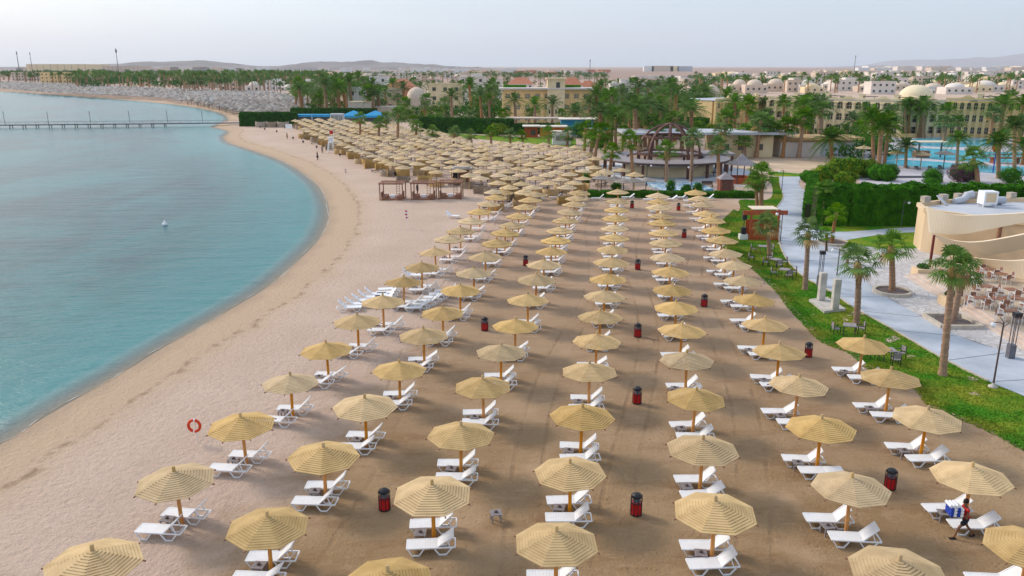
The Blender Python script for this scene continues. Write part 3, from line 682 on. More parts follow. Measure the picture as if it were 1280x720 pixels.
def date_palm(h, seed, nf=42, fl=3.0, pairs=20, hd=True, r0=.27):
    rr = random.Random(seed); lean = (rr.uniform(-.04,.04), rr.uniform(-.04,.04)); root = thing('date_palm', 'x', 'palm tree')
    trunk_mb(h, r0, r0*.85, 10 if hd else 6, lean, seed, 24 if hd else 5).build('trunk', M['trunk'], root)
    top = Vector((lean[0]*h, lean[1]*h, h)); mb = MB()
    for k in range(nf):
        az = k*2.39996+rr.uniform(-.2,.2); el = R(80-95*(k/nf)**.9+rr.uniform(-6,6)); l = fl*rr.uniform(.85,1.08)
        d = Vector((math.cos(az)*math.cos(el), math.sin(az)*math.cos(el), math.sin(el))); side = Vector((-math.sin(az), math.cos(az), 0)); drop = .62+.5*(k/nf)
        P_ = [top+d*l*t-Vector((0,0,drop*l*t**2.2*.62)) for t in [i/6 for i in range(7)]]
        for i in range(6): mb.bar(P_[i], P_[i+1], .035*(1-i/8), .02) if hd else None
        for j in range(pairs):
            t = .10+.9*j/pairs; q = t*6; i = min(int(q), 5); p = P_[i].lerp(P_[i+1], q-i); tg = (P_[i+1]-P_[i]).normalized()
            ll = l*.20*(math.sin(math.pi*(t*.86+.10))+.22); w_ = .035*20/pairs*(fl/3)
            for s in (-1, 1):
                dr = (side*s*.85+tg*.62+Vector((0,0,.12))).normalized(); tip = p+dr*ll-Vector((0,0,ll*.30*rr.uniform(.6,1.4)))
                mb.add([p-tg*w_, p+tg*w_, p.lerp(tip,.6)+tg*w_*.8+Vector((0,0,.03)), tip], [(0,1,2,3)])
    mb.build('crown', M['date'], root)
    if hd: MB().tube([top-Vector((0,0,.8)), top-Vector((0,0,.3)), top+Vector((0,0,.15))], [r0*.9, r0*1.35, r0*.8], 10).build('leaf_bases', M['dead'], root)
    return Proto(root)
H0 = 6.0
FAN = [fan_palm(H0, s) for s in (1,2,3)]; DATE = [date_palm(H0, s) for s in (11,12,13)]
FANM = [fan_palm(H0, s, 24, 1.6, 7, False) for s in (21,22)]; DATEM = [date_palm(H0, s, 26, 3.0, 9, False) for s in (31,32)]
# near and middle palms: foot pixel, crown pixel, kind, crown size, label
PN = [
 ((1178,469),(1191,331),'F',1.12,'tall fan palm at lawn edge in front of the terrace steps'),
 ((1191,403),(1205,338),'F',1.15,'fan palm in square planter before the terrace steps'),
 ((1115,365),(1117,307),'F',1.25,'fan palm in round stone ring on rough paving'),
 ((1070,405),(1078,328),'F',1.15,'slim fan palm on lawn beside the two concrete pillars'),
 ((1006,362),(1012,291),'F',1.05,'slim fan palm on lawn strip left of the path bend'),
 ((1040,305),(1043,265),'F',.95,'fan palm in planter where the paths fork before the hedge'),
 ((1026,282),(1030,234),'F',.9,'tall slim fan palm at the left end of the tall hedge'),
 ((1059,330),(1059,312),'F',.72,'short young fan palm beside the thin lamp pole'),
 ((1033,314),(1033,292),'F',.62,'smallest fan palm, beside the path fork planter'),
 ((951,264),(953,218),'F',1.45,'dense fan palm with twin look crown right of gazebo'),
 ((946,263),(947,226),'F',1.2,'lower trunk of the palm clump right of the gazebo'),
 ((962,323),(961,281),'F',1.05,'fan palm directly in front of the red timber frame'),
 ((1098,211),(1102,160),'D',1.5,'big date palm left of pool, nearest of its clump'),
 ((1092,206),(1090,147),'D',1.25,'date palm left of pool, back left of its clump'),
 ((1105,207),(1112,152),'D',1.2,'date palm left of pool, back right of its clump'),
 ((1040,203),(1038,174),'D',1.45,'broad short date palm right of the thatched beach bar'),
 ((1132,210),(1133,183),'D',.95,'small date palm on deck at the pool end with parasols'),
 ((1196,209),(1197,174),'D',.98,'slender date palm between pool edge and purple bush'),
 ((1222,229),(1218,197),'F',1.5,'stocky fan palm with thick trunk behind the tall hedge'),
 ((1248,223),(1248,179),'D',1.25,'date palm in front of pool bridge, right side'),
 ((1268,214),(1267,158),'D',1.15,'tall date palm at far right beside the pool bridge'),
 ((1278,206),(1281,184),'D',1.2,'date palm cut by the right edge of view'),
 ((957,196),(958,159),'F',1.75,'thick twin trunk fan palm before the thatched bar'),
 ((962,196),(966,162),'F',1.4,'right stem of thick palm pair before the thatched bar'),
 ((898,228),(899,183),'F',1.3,'fan palm behind right end of the round pavilion'),
 ((901,205),(902,165),'F',1.3,'fan palm between round pavilion and white roof'),
 ((928,194),(928,176),'F',1.3,'short fan palm before the cream wall right of pavilion'),
 ((864,227),(865,172),'F',1.25,'fan palm at the right rim of the timber dome'),
 ((853,196),(852,168),'F',1.1,'fan palm just behind the right rim of the timber dome'),
 ((833,229),(834,187),'F',1.25,'fan palm centred in front of the timber dome'),
 ((791,228),(791,176),'F',1.3,'fan palm before the left rim of the timber dome'),
 ((761,225),(764,189),'F',1.15,'lower fan palm at left of round pavilion roof'),
 ((769,188),(770,147),'D',1.3,'tall date palm rising left of the timber dome'),
 ((737,206),(738,176),'F',1.5,'fan palm, left stem of pair beside crowded parasols'),
 ((742,209),(746,166),'F',1.5,'fan palm, right stem of pair beside crowded parasols'),
 ((730,190),(733,160),'F',1.3,'fan palm behind the pair beside crowded parasols'),
 ((756,196),(757,163),'F',1.3,'fan palm between the leaning pair and timber dome'),
 ((778,190),(778,165),'F',1.2,'fan palm close behind left rim of pavilion'),
]
def palm(foot, top, kind, cs, label, group=None, protos=None):
    g = G(*foot); h = max(1.5, HT(foot[0], foot[1], top[1])); pr = (protos or (FAN if kind == 'F' else DATE)); pr = rnd.choice(pr)
    # the trunk scales in height, the crown keeps its own size
    o = pr.put(g, rnd.uniform(0, 6.28), label, group, 1)
    tx = (top[0]-foot[0]); tz = h/H0
    # crown size in parts: scale children
    for c in o.children:
        b = c.name.split('.')[0]
        if b == 'trunk': c.scale = (cs*.95+.05, cs*.95+.05, tz)
        else:
            c.scale = (cs, cs, cs)
            # move so that the crown foot sits on the trunk top
            lx = pr_lean[id(pr)] if id(pr) in pr_lean else (0,0)
            c.location = (lx[0]*H0*(cs*.95+.05)-lx[0]*H0*cs, lx[1]*H0*(cs*.95+.05)-lx[1]*H0*cs, h-H0*cs)
    # lean towards the photographed crown
    T = G(top[0], top[1], 0); u = (top[0]-640)/FPX; dep = (g.y*cp+(CAM_H-h)*sp); X = u*dep
    o.rotation_mode = 'XYZ'; a = math.atan2(X-g.x, h); a = max(-.16, min(.16, a))
    o.rotation_mode = 'QUATERNION'; from_ = Matrix.Rotation(a, 4, 'Y') @ Matrix.Rotation(rnd.uniform(0, 6.28), 4, 'Z'); o.rotation_quaternion = from_.to_quaternion()
    return o
pr_lean = {}
for l_, seeds in ((FAN,(1,2,3)),(DATE,(11,12,13)),(FANM,(21,22)),(DATEM,(31,32))):
    for pr, s in zip(l_, seeds):
        q = random.Random(s); k = .05 if l_ in (FAN, FANM) else .04; pr_lean[id(pr)] = (q.uniform(-k,k), q.uniform(-k,k))
for k_, p_ in enumerate(PN): palm(p_[0], p_[1], p_[2], p_[3]*(.90 if k_ < 12 else 1.1), p_[4])
# palms standing among the crowded parasols and behind them
i = 0
for x, y, yt, cs in [(450,176,152,1.0),(473,178,157,1.0),(520,178,162,.95),(543,179,168,.95),(567,180,169,.95),(590,183,173,.9),(614,180,169,.95),(638,181,172,.9),(686,182,170,1.05),(709,183,172,1.1),(654,182,173,.8)]:
    palm((x,y+3),(x,yt-4),'F',cs*1.35,f'short fan palm standing among straw parasols, {nth(i) if i else "first"} from the left','short fan palms among the straw parasols'); i += 1
i = 0
for x, y, yt, cs, k in [(484,170,147,1.3,'F'),(497,183,142,1.4,'F'),(515,166,150,1.3,'F'),(533,157,133,1.2,'F'),(550,162,148,1.2,'F'),(565,155,121,1.5,'D'),(587,160,144,1.2,'F'),(602,158,120,1.5,'D'),(612,159,124,1.2,'D'),(626,166,142,1.2,'F'),(632,160,140,1.1,'F'),(645,160,127,1.5,'D'),(660,160,141,1.2,'F'),(670,160,138,1.0,'F'),(668,164,131,1.4,'D'),(690,160,130,1.5,'D'),(703,158,141,1.1,'F'),(719,165,142,1.6,'D'),(722,163,137,1.2,'D'),(737,158,129,1.5,'D'),(745,158,118,1.5,'D'),(754,150,122,1.4,'D'),(759,168,140,1.5,'D')]:
    palm((x,y),(x+rnd.uniform(-1,1),yt),k,cs*1.15,f'palm in the band behind the straw parasols, {nth(i) if i else "first"} from the left','palms behind the straw parasols', FANM if k == 'F' else DATEM); i += 1
i = 0
for x, y, yt, cs, k in [(800,186,142,1.6,'F'),(806,184,135,1.6,'D'),(815,178,131,1.5,'D'),(787,174,128,1.4,'D'),(779,166,117,1.4,'D'),(796,172,110,1.6,'D'),(826,168,131,1.3,'D'),(838,166,108,1.4,'D'),(843,178,119,1.7,'D'),(848,170,130,1.3,'D'),(855,160,124,1.5,'D'),(868,158,117,1.4,'D'),(856,172,138,1.3,'D'),(888,158,131,1.4,'D'),(896,160,143,1.2,'D'),(909,158,122,1.5,'D'),(905,160,134,1.3,'D'),(929,162,142,1.1,'F'),(914,150,118,1.6,'D'),(934,162,127,1.35,'D'),(956,162,130,1.3,'D'),(979,166,129,1.35,'D'),(997,163,151,.95,'D'),(1012,166,127,1.4,'D'),(1033,162,127,1.45,'D'),(1054,166,131,1.3,'D'),(1066,175,150,1.3,'D'),(1075,180,158,1.2,'F'),(1082,172,138,1.3,'D'),(1132,172,134,1.3,'D'),(1136,172,132,1.1,'D'),(1155,173,138,1.35,'D'),(1223,170,135,1.35,'D'),(1275,180,155,1.3,'D'),(1060,186,163,1.1,'D'),(1112,178,141,1.3,'D')]:
    palm((x,y),(x+rnd.uniform(-1,1),yt),k,cs*1.15,f'palm in front of the hotel blocks, {nth(i) if i else "first"} counted from the dome rightwards','palms in front of the hotel blocks', DATEM if k == 'D' else FANM); i += 1

# ---------------------------------------------------------------- the crowded straw parasols
MIDP = [small_parasol(5, M['straw'], 1.5, 2.72, 2.22, 'gwood', 10, 'straw_parasol'), small_parasol(6, M['straw'], 1.55, 2.80, 2.18, 'wicker', 10, 'straw_parasol'), small_parasol(7, M['straw'], 1.45, 2.66, 2.20, 'wicker', 9, 'straw_parasol')]
def windbreak(seed):
    mb = MB(); mb.lathe([(1.25,0),(1.28,.6),(1.25,1.15),(1.19,1.15),(1.20,.6),(1.19,0)], 14, 0, (0,0,0), R(-100), R(100))
    for a in (-100,-50,0,50,100): mb.tube([(1.22*math.cos(R(a)),1.22*math.sin(R(a)),0),(1.22*math.cos(R(a)),1.22*math.sin(R(a)),1.3)], .05, 5)
    return mb
WB = [Proto(tag(windbreak(1).build('windbreak', M['wicker']), 'x', 'windbreak')), Proto(tag(windbreak(2).build('windbreak', M['wickerg']), 'x', 'windbreak'))]
def bedmb():
    mb = MB(); mb.box((0,0,.30), (1.9,.7,.08)); mb.box((.75,0,.45), (.6,.68,.08), 0, 0, 0, R(-30))
    for sx in (-.8,.8):
        for sy in (-.28,.28): mb.box((sx,sy,.13), (.07,.07,.26))
    return mb
BED = Proto(tag(bedmb().build('dark_lounger', M['reed']), 'x', 'sun lounger'))
mid_poly = [(361,148),(378,158),(392,168),(412,176),(432,184),(452,192),(472,201),(496,207),(520,211),(548,213),(568,217),(585,222),(604,231),(622,241),(668,238),(704,232),(745,226),(762,214),(770,206),(748,203),(742,190),(728,181),(690,178),(640,176),(600,176),(560,166),(520,158),(470,151),(400,147)]
pw = [G(x, y, 2.7) for x, y in mid_poly]; pw2 = [(p.x, p.y) for p in pw]
spots = []; rk = 0; yy = 96.0; r2 = random.Random(5)
while yy < 330:
    n_in = 0; x = -120+(rk % 2)*1.9
    while x < 60:
        if inpoly(x, yy, pw2): spots.append((rk, x+r2.uniform(-.45,.45), yy+r2.uniform(-.5,.5))); n_in += 1
        x += 4.05
    if n_in: rk += 1
    yy += 4.6
spots = [s for s in spots if not (s[2] < 132 and abs(s[1]-(-7.0)) < 3 and False)]
spots.sort(key=lambda s: (s[2]))
print('mid parasols', len(spots))
cnt = {}
rest = MB(); NB = 0
byrow = {}
for s in spots: byrow.setdefault(s[0], []).append(s)
order = {}
for k, v in byrow.items():
    for i, s in enumerate(sorted(v, key=lambda q: q[1])): order[s] = i
for n, s in enumerate(spots):
    if n < 300:
        MIDP[r2.randrange(3)].put((s[1], s[2], 0), r2.uniform(0,6), f'straw parasol of crowded field, {nth(order[s])} from the sea, {nth(s[0])} rank back', 'straw parasols crowded on the middle beach', r2.uniform(.94,1.05), r2.uniform(-.03,.03), r2.uniform(-.03,.03))
    else:
        c = (s[1], s[2]); rest.lathe([(.0,2.72),(1.5,2.2),(1.46,2.12)], 9, 0, (c[0],c[1],0)); rest.tube([(c[0],c[1],0),(c[0],c[1],2.6)], .07, 5)
    left = order[s] < 2
    if (left or s[2] < 125 or r2.random() < .30) and n < 300:
        k = 1 if r2.random() < .3 else 0; NB += 1
        WB[k].put((s[1]+r2.uniform(-.5,.5), s[2]+r2.uniform(1.2,1.9)*(-1 if r2.random() < .35 else 1), 0), R(90+r2.uniform(-60,60)) if r2.random() < .5 else R(-90+r2.uniform(-50,50)), f'woven windbreak by {nth(order[s])} straw parasol from the sea, {nth(s[0])} rank back', 'woven windbreaks among the straw parasols', r2.uniform(.9,1.1))
    if r2.random() < .30 and n < 300:
        BED.put((s[1]-.7, s[2]-.9, 0), R(r2.uniform(-25,25)), f'dark sunbed under {nth(order[s])} straw parasol from the sea, {nth(s[0])} rank back', 'dark sunbeds under straw parasols')
if rest.v: tag(rest.build('straw_parasols_beyond', M['straw']), 'straw parasols at the farthest edge of the crowded field', 'parasols', kind='stuff')
# ---------------------------------------------------------------- the grey parasols on the far beach
far_poly = [(-60,106),(0,110),(60,114.5),(130,118),(200,121),(240,126),(270,132),(298,138.5),(345,140.5),(384,138),(385,120),(330,113.5),(300,113),(250,111.5),(150,108),(100,105),(0,101.5),(-60,100)]
fw = [G(x, y, 2.2) for x, y in far_poly]; fw2 = [(p.x, p.y) for p in fw]
def gp(seed):
    q = random.Random(seed); mb = MB(); n = 9
    for k in range(n):
        a, b = 2*math.pi*k/n, 2*math.pi*(k+1)/n; r = [1.7*q.uniform(.9,1.06) for _ in (0,1)]
        mb.add([(0,0,2.9),(math.cos(a)*1.7,math.sin(a)*1.7,2.05),(math.cos(b)*1.7,math.sin(b)*1.7,2.05),(math.cos(b)*1.66,math.sin(b)*1.66,1.85-.1*q.random()),(math.cos(a)*1.66,math.sin(a)*1.66,1.85-.1*q.random())], [(0,1,2),(1,4,3,2)])
    mb.tube([(0,0,-.1),(0,0,2.8)], .09, 5, 1); return mb
GP = [Proto(tag(gp(s).build('thatched_parasol', [M['thatch'], M['dwood']]), 'x', 'parasol')) for s in (1,2)]
xs_ = [p.x for p in fw]; ys_ = [p.y for p in fw]; fs = []; yy = min(ys_)
while yy < max(ys_):
    x = min(xs_)+r2.random()*3
    st = 4.2 if yy < 600 else 5.5
    while x < max(xs_):
        if inpoly(x, yy, fw2): fs.append((x+r2.uniform(-.8,.8), yy+r2.uniform(-.9,.9)))
        x += st
    yy += st
fs.sort(key=lambda s: s[0]**2+s[1]**2); print('far parasols', len(fs))
for s in fs[:300]:
    GP[r2.randrange(2)].put((s[0], s[1], 0), r2.uniform(0,6), 'grey thatched parasol in the packed field beyond the pier', 'grey thatched parasols beyond the pier', r2.uniform(.92,1.08))
rest = MB()
for s in fs[300:]: rest.lathe([(.0,2.9),(1.7,2.05),(1.66,1.85)], 7, 0, (s[0],s[1],0), smooth=False)
tag(rest.build('thatched_parasols_beyond', M['thatch']), 'grey thatched parasols merging into a band along the far beach', 'parasols', kind='stuff')
# ---------------------------------------------------------------- beach things
def post(mb, x, y, z0, z1, w_=.1, m=0): mb.box((x, y, (z0+z1)/2), (w_, w_, z1-z0), 0, m)
# pier
A, B = G(-420,162.5), G(303,155.5); d = (B-A); ln = d.length; az = math.atan2(d.y, d.x)
pier = thing('pier', 'long low timber pier reaching from the sand across the bay', 'pier', (A.x, A.y, 0), az)
MB().box((ln/2,0,.55), (ln,2.4,.3)).build('deck', M['greymetal'], pier)
mb = MB(); k = 0
while k*4 < ln-22:
    for s in (-1,1): mb.tube([(k*4,s*1.0,-3.2),(k*4,s*1.0,.46)], .12, 6)
    mb.box((k*4,0,.36), (.2,2.3,.16)); k += 1
mb.build('piles', M['dwood'], pier)
for s in (-1,1):
    mb = MB(); mb.box((ln/2,s*1.13,1.45), (ln,.05,.05))
    for k in range(int(ln/3)): mb.box((k*3,s*1.13,1.05), (.06,.06,.8))
    mb.build('railing', M['greymetal'], pier)
for px in (-300,-200,-100,-47,1,53,104,152,199,243):
    t = (G(px,159)-A).dot(d.normalized()); mb = MB(); mb.tube([(t,1.0,.6),(t,1.0,4.6)], .07, 5); mb.box((t,.7,4.6), (.14,.8,.1)); mb.build('lamp', M['black'], pier)
# cabanas
def cabana(w_, d_):
    root = thing('cabana', 'x', 'cabana'); h = 2.35
    for sx in (0, 1):
        for sy in (0, 1): MB().box((sx*w_, sy*d_, h/2), (.14,.14,h)).build('post', M['cabana'], root)
    mb = MB()
    for y in (0, d_): mb.box((w_/2, y, h+.07), (w_+.3,.12,.14))
    for i in range(14): mb.box((-.05+i*(w_+.1)/13, d_/2, h+.18), (.12, d_+.4, .07))
    mb.build('slatted_roof', M['cabana'], root)
    mb = MB(); mb.box((w_*.5, d_*.5, .12), (w_-.2, d_-.2, .18)); mb.build('platform', M['cabana'], root)
    for sx, n_ in ((.55,'a'),(w_-.55,'b')):
        mb = MB(); mb.box((sx, d_*.45, .42), (.75, d_*.7, .42)); mb.box((sx+(-.42 if n_ == 'a' else .42), d_*.45, .75), (.08, d_*.7, .8)); mb.build('bench', M['cabana'], root)
    MB().box((w_*.5, d_*.5, .42), (.7,.7,.4)).build('low_table', M['white'], root)
    for x in (w_*.66,):
        mb = MB()
        for i in range(5): mb.box((x, d_, .6+i*.36), (.5,.04,.05))
        for s in (-.25,.25): mb.box((x+s, d_, h/2), (.05,.05,h))
        mb.build('ladder_screen', M['cabana'], root)
    return Proto(root)
CB = cabana(3.35, 2.8)
for (x, y), lb in zip([(474,250),(513,249.5),(547,248.5)], ['leftmost of the three, standing apart','middle one of the three','rightmost of the three, before the kiosk']):
    CB.put(G(x, y)+Vector((.2,-.4,0)), R(-2), 'brown timber slat roof cabana, '+lb, 'timber cabanas on the open sand', 1.0)
# kiosk behind the cabanas
k0 = G(577,229); root = thing('beach_kiosk', 'red brown timber kiosk with flat grey roof behind the cabanas', 'kiosk', k0)
MB().box((0,1,1.15), (2.6,2.0,2.3)).box((-.9,-.4,.6), (.9,.6,1.2)).build('wall', M['cabana'], root); MB().box((0,1,2.42), (3.5,2.9,.22)).box((0,1,2.6), (2.6,2.0,.14)).build('roof', M['thatch'], root)
MB().box((-1.0,-.9,1.3), (.7,.5,1.2)).build('speaker_box', M['black'], root)
# lifeguard chairs, flags, signboard, life ring, buoy
def tower(loc, s, lb):
    root = thing('lifeguard_chair', lb, 'lifeguard chair', loc); mb = MB()
    for sx in (-1,1):
        for sy in (-1,1): MB().bar((sx*.75*s,sy*.7*s,0),(sx*.42*s,sy*.38*s,2.3*s),.11,.11).build('leg', M['white'], root)
    mb.box((0,0,2.3*s),(1.1*s,1.0*s,.1)).box((0,.42*s,2.85*s),(1.0*s,.08,1.1*s)).box((-.5*s,0,2.6*s),(.08,.9*s,.1)).box((.5*s,0,2.6*s),(.08,.9*s,.1)).box((0,0,3.5*s),(1.3*s,1.3*s,.08)); mb.box((-.5*s,.4*s,2.9*s),(.08,.08,1.2*s)).box((.5*s,.4*s,2.9*s),(.08,.08,1.2*s)); mb.build('seat_box', M['white'], root)
    for i in range(5): MB().box((0,-.72*s+i*.06*s,.4*s+i*.4*s),(.9*s,.07,.07)).build('rung', M['white'], root)
    return root
t = tower(G(414,191), 1.0, 'white lifeguard chair at the edge of the straw parasols')
fl = MB(); fl.tube([(0,0,0),(0,0,4.9)], .04, 6); o = thing('red_flag', 'red flag on a pole at the lifeguard chair', 'flag', G(418,190)); fl.build('pole', M['white'], o)
def flagcloth(w_, h, z, m): 
    mb = MB(); n = 6; vs = []
    for i in range(n+1):
        for j in (0,1): vs.append((w_*i/n, .12*math.sin(i*1.3), z-h*j-.10*i/n))
    return mb.add(vs, [(2*i,2*i+1,2*i+3,2*i+2) for i in range(n)]+[(2*i,2*i+2,2*i+3,2*i+1) for i in range(0)])
flagcloth(-.9,.75,4.85,0).build('cloth', M['red'], o)
tower(G(119,118), 1.1, 'white lifeguard chair on the far sand beyond the pier'); tower(G(264.5,133), 1.2, 'white lifeguard chair before grey thatched parasols')
for (x, y), s, lb in (((510,286),1,'red and white flag on thin white pole on open sand'),((433.5,222.5),.7,'small red flag on white pole near the curve of waterline')):
    o = thing('beach_flag', lb, 'flag', G(x, y)); MB().tube([(0,0,0),(0,0,2.0*s+.3)], .03, 6).build('pole', M['white'], o)
    mb = MB()
    for i in range(5): mb.box((-.12-.05*math.sin(i), .02*i, 2.15*s-.2*s*i), (.30,.03,.2*s-.01), 0, i % 2)
    mb.build('cloth', [M['red'], M['white']], o)
o = thing('signboard', 'white blank signboard on two tall posts by first straw parasols', 'sign', G(362,171)); 
for s in (-.75,.75): MB().box((s,0,1.6),(.1,.1,3.2)).build('post', M['white'], o)
MB().box((0,-.06,2.9),(1.9,.08,1.2)).build('board', M['white'], o)
o = thing('life_ring_post', 'orange red life ring hung on a thin white post by the sea', 'life ring', G(247,553)+Vector((0,0,0))); MB().tube([(0,0,0),(-.02,0,1.3)], .025, 6).build('post', M['whitepaint'], o)
bm = bmesh.new(); 
mb = MB(); NR, nr = 28, 10; vs = []
for i in range(NR):
    a = 2*math.pi*i/NR
    for j in range(nr):
        b = 2*math.pi*j/nr; r = .30+.075*math.cos(b); vs.append((r*math.cos(a)-.05, .075*math.sin(b)-.06, .98+r*1.05*math.sin(a)))
fs_ = [(i*nr+j, ((i+1)%NR)*nr+j, ((i+1)%NR)*nr+(j+1)%nr, i*nr+(j+1)%nr) for i in range(NR) for j in range(nr)]
mb.add(vs, fs_, 0, True); mb.m = [1 if (k//nr) in (6,20) else 0 for k in range(len(mb.f))]
MR = mat('ring_orange', (.75,.06,.015), (.62,.05,.012), 3, .5); mb.build('ring', [MR, M['white']], o)
o = G(206,281.5,WZ); by = MB(); by.lathe([(0,-.15),(.25,-.1),(.34,.08),(.25,.3),(.1,.38),(.07,.6),(0,.62)], 12); b_ = by.build('buoy', M['white'], None, o); tag(b_, 'small white mooring buoy floating alone in the bay', 'buoy')
# low black spotlights dotted on the sand
for i, (x, y) in enumerate([(325,160.5),(331,163),(346,166),(356,161),(366.5,174.5),(379,179.5),(396,186),(425,196),(494,220),(511,227.5),(397,199)]):
    g = G(x, y); o = thing('spotlight', f'low black spotlight on open sand, {nth(i) if i else "first"} along the line from the pier hedge', 'spotlight', g, 0, 'low black spotlights on the open sand')
    MB().tube([(0,0,0),(0,0,.3)], .05, 5).build('stake', M['black'], o); MB().lathe([(0,.28),(.22,.3),(.28,.5),(.22,.72),(0,.75)], 8).build('lamp_head', M['black'], o)
# dark sun platform beside the cabanas
o = thing('sun_deck', 'low dark slatted sunbed deck on sand left of the windbreaks', 'sunbed', G(496,215), R(-30)); MB().box((0,0,.28),(2.6,1.5,.12)).build('mattress', M['gwood'], o); MB().box((0,0,.12),(2.8,1.7,.2)).build('base', M['dwood'], o)
# big umbrella beside pale towel: small boat like white beds far
for i,(x,y) in enumerate([(243,129),(292,139.5),(283,136)]):
    LNGF[2].put(G(x,y), R(10*i), f'white lounger on far sand beyond pier, {nth(i) if i else "first"} listed by the water', 'white loungers on far sand beyond the pier', 1.6)

# ---------------------------------------------------------------- hedges and blue awning by the pier
hedge('hedge', [G(302,157.5), G(345,157.5), G(372,157)], 3.0, HT(302,157.5,141), 9000, 'dark clipped hedge at the landward end of the pier', .38, 'leafd', seed=3)
hedge('hedge', [G(366,151), G(470,152)], 3.0, 4.4, 7000, 'hedge running behind the blue awning', .4, 'leafd', seed=4)
hedge('hedge', [G(527,165), G(640,168)], 3.0, 4.2, 12000, 'dark hedge behind middle straw parasols', .4, 'leafd', seed=5)
hedge('hedge', [G(640,168), G(742,166)], 3.0, 2.8, 8000, 'hedge below the cream turreted hotel', .4, 'leafd', seed=6)
hedge('hedge', [G(800,170), G(880,168)], 5.0, 4.6, 9000, 'green hedge behind the timber dome', .4, 'leaf', seed=7)
hedge('hedge', [G(735,246), G(942,247)], 1.5, HT(800,246,239), 16000, 'low clipped hedge closing the back of the parasol field', .10, 'leaf', seed=8)
for i, (x, w_) in enumerate([(327,11),(340,11),(354,13)]):
    WB[1].put(G(x,158.8), R(-90), f'weathered round windbreak under the pier hedge, {nth(i) if i else "first"} from the left', 'round windbreaks under the pier hedge', 1.5)
def awning(p0, p1, dep, h, lb, m1, peak=0, name='awning'):
    d = (p1-p0); l = d.length; root = thing(name, lb, 'awning', p0, math.atan2(d.y, d.x)); n = max(2, int(l/6))
    mb = MB()
    for i in range(n):
        x0, x1 = l*i/n, l*(i+1)/n-.1; z = h
        if peak: mb.add([(x0,0,z),(x1,0,z),(x1,dep,z),(x0,dep,z),((x0+x1)/2,dep/2,z+peak)], [(0,1,4),(1,2,4),(2,3,4),(3,0,4)])
        else: mb.box(((x0+x1)/2, dep/2, z), (x1-x0, dep, .12))
        mb.box(((x0+x1)/2, -.03, z-.35), (x1-x0, .06, .7))
    mb.build('cloth', m1, root)
    for i in range(n+1):
        MB().box((min(l*i/n, l-.1), .1, (h-.02)/2), (.28,.28,h-.02)).build('post', M['whitepaint'], root)
    MB().box((l/2, dep+.1, h*.42), (l, .1, h*.84)).build('back_panel', M['gwood'], root)
    return root
awning(G(367,157), G(414,157), 4, HT(367,157,143.5), 'long flat blue awning on white posts by the hedge', M['blue'])
awning(G(427,155), G(482,155), 6, HT(427,155,144.5), 'pair of peaked bright blue awnings before the beige block', M['blue'], 1.6)
o = thing('glass_kiosk', 'pale glazed kiosk between the two blue awnings', 'kiosk', G(413,157)); MB().box((2,2,1.9),(4.2,3.5,3.8)).build('wall', M['roofgrey'], o); 
for i in range(3): MB().box((.7+i*1.35,.22,1.9),(1.1,.06,2.8)).build('window', M['gglass'], o)
o = thing('service_block', 'plain beige flat roofed block behind the peaked blue awnings', 'building', G(440,151)); hh = HT(440,151,128); MB().box((3,4,hh/2),(8.0,8,hh)).build('wall', M['beige'], o); MB().box((5.3,-.03,hh*.62),(.8,.1,.9)).build('window', M['glass'], o); MB().box((3,4,hh+.1),(8.4,8.4,.2)).build('roof_edge', M['cream'], o)
o = thing('service_block', 'long lower beige wall right of service block', 'building', G(462,150)); MB().box((5,4,2.3),(11,6,4.6)).build('wall', M['beige'], o); MB().box((5,4,4.7),(11.3,6.3,.2)).build('roof_edge', M['pale'], o)
lw = Gp([(540,166),(660,172),(720,174),(720,184),(640,178),(560,170)]) ; sheet('lawn', lw, .03, mlawn)
def shrub(name, g, r, label, m='leaf', n=900, sq=(1,1,.8), size=.12, group=None, cz=None, seed=1, cat='bush'):
    root = thing(name, label, cat, (g.x, g.y, 0), 0, group); pts, nn = ball_pts(n, r, (0,0,cz if cz is not None else r*sq[2]*.85), seed, sq); pts[:,2] = np.maximum(pts[:,2], .02)
    ob('foliage', leafmesh('foliage', pts, nn, size, M[m] if not isinstance(m, list) else [M[q] for q in m], seed, share=.45 if isinstance(m, list) else None), root)
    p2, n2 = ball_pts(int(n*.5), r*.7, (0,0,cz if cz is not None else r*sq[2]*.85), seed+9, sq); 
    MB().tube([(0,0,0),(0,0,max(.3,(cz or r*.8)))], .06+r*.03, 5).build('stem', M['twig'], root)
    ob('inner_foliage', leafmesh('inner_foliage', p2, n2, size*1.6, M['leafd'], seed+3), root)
    return root
# topiary by the low hedge
i = 0
for x, y, r, sq, lb in [(732,236,.8,(1,1,1.9),'cone shaped clipped shrub behind low hedge'),(770,238,.9,(1.1,1,.8),'round clipped shrub behind low hedge beside grey parasols'),(838,243,.85,(1,1,1.6),'upright cylinder shrub in front of the tiled basin'),(858,243,.9,(1.1,1,1.0),'round shrub before tiled basin, left of pair'),(872,243,.9,(1,1,1.2),'taller round shrub before tiled basin, right of pair'),(948,240,1.5,(1,1,1.1),'dark round bush at palm clump right of low hedge')]:
    shrub('clipped_shrub', G(x, y), r, lb, 'leaf', 900, sq, .09, seed=20+i); i += 1
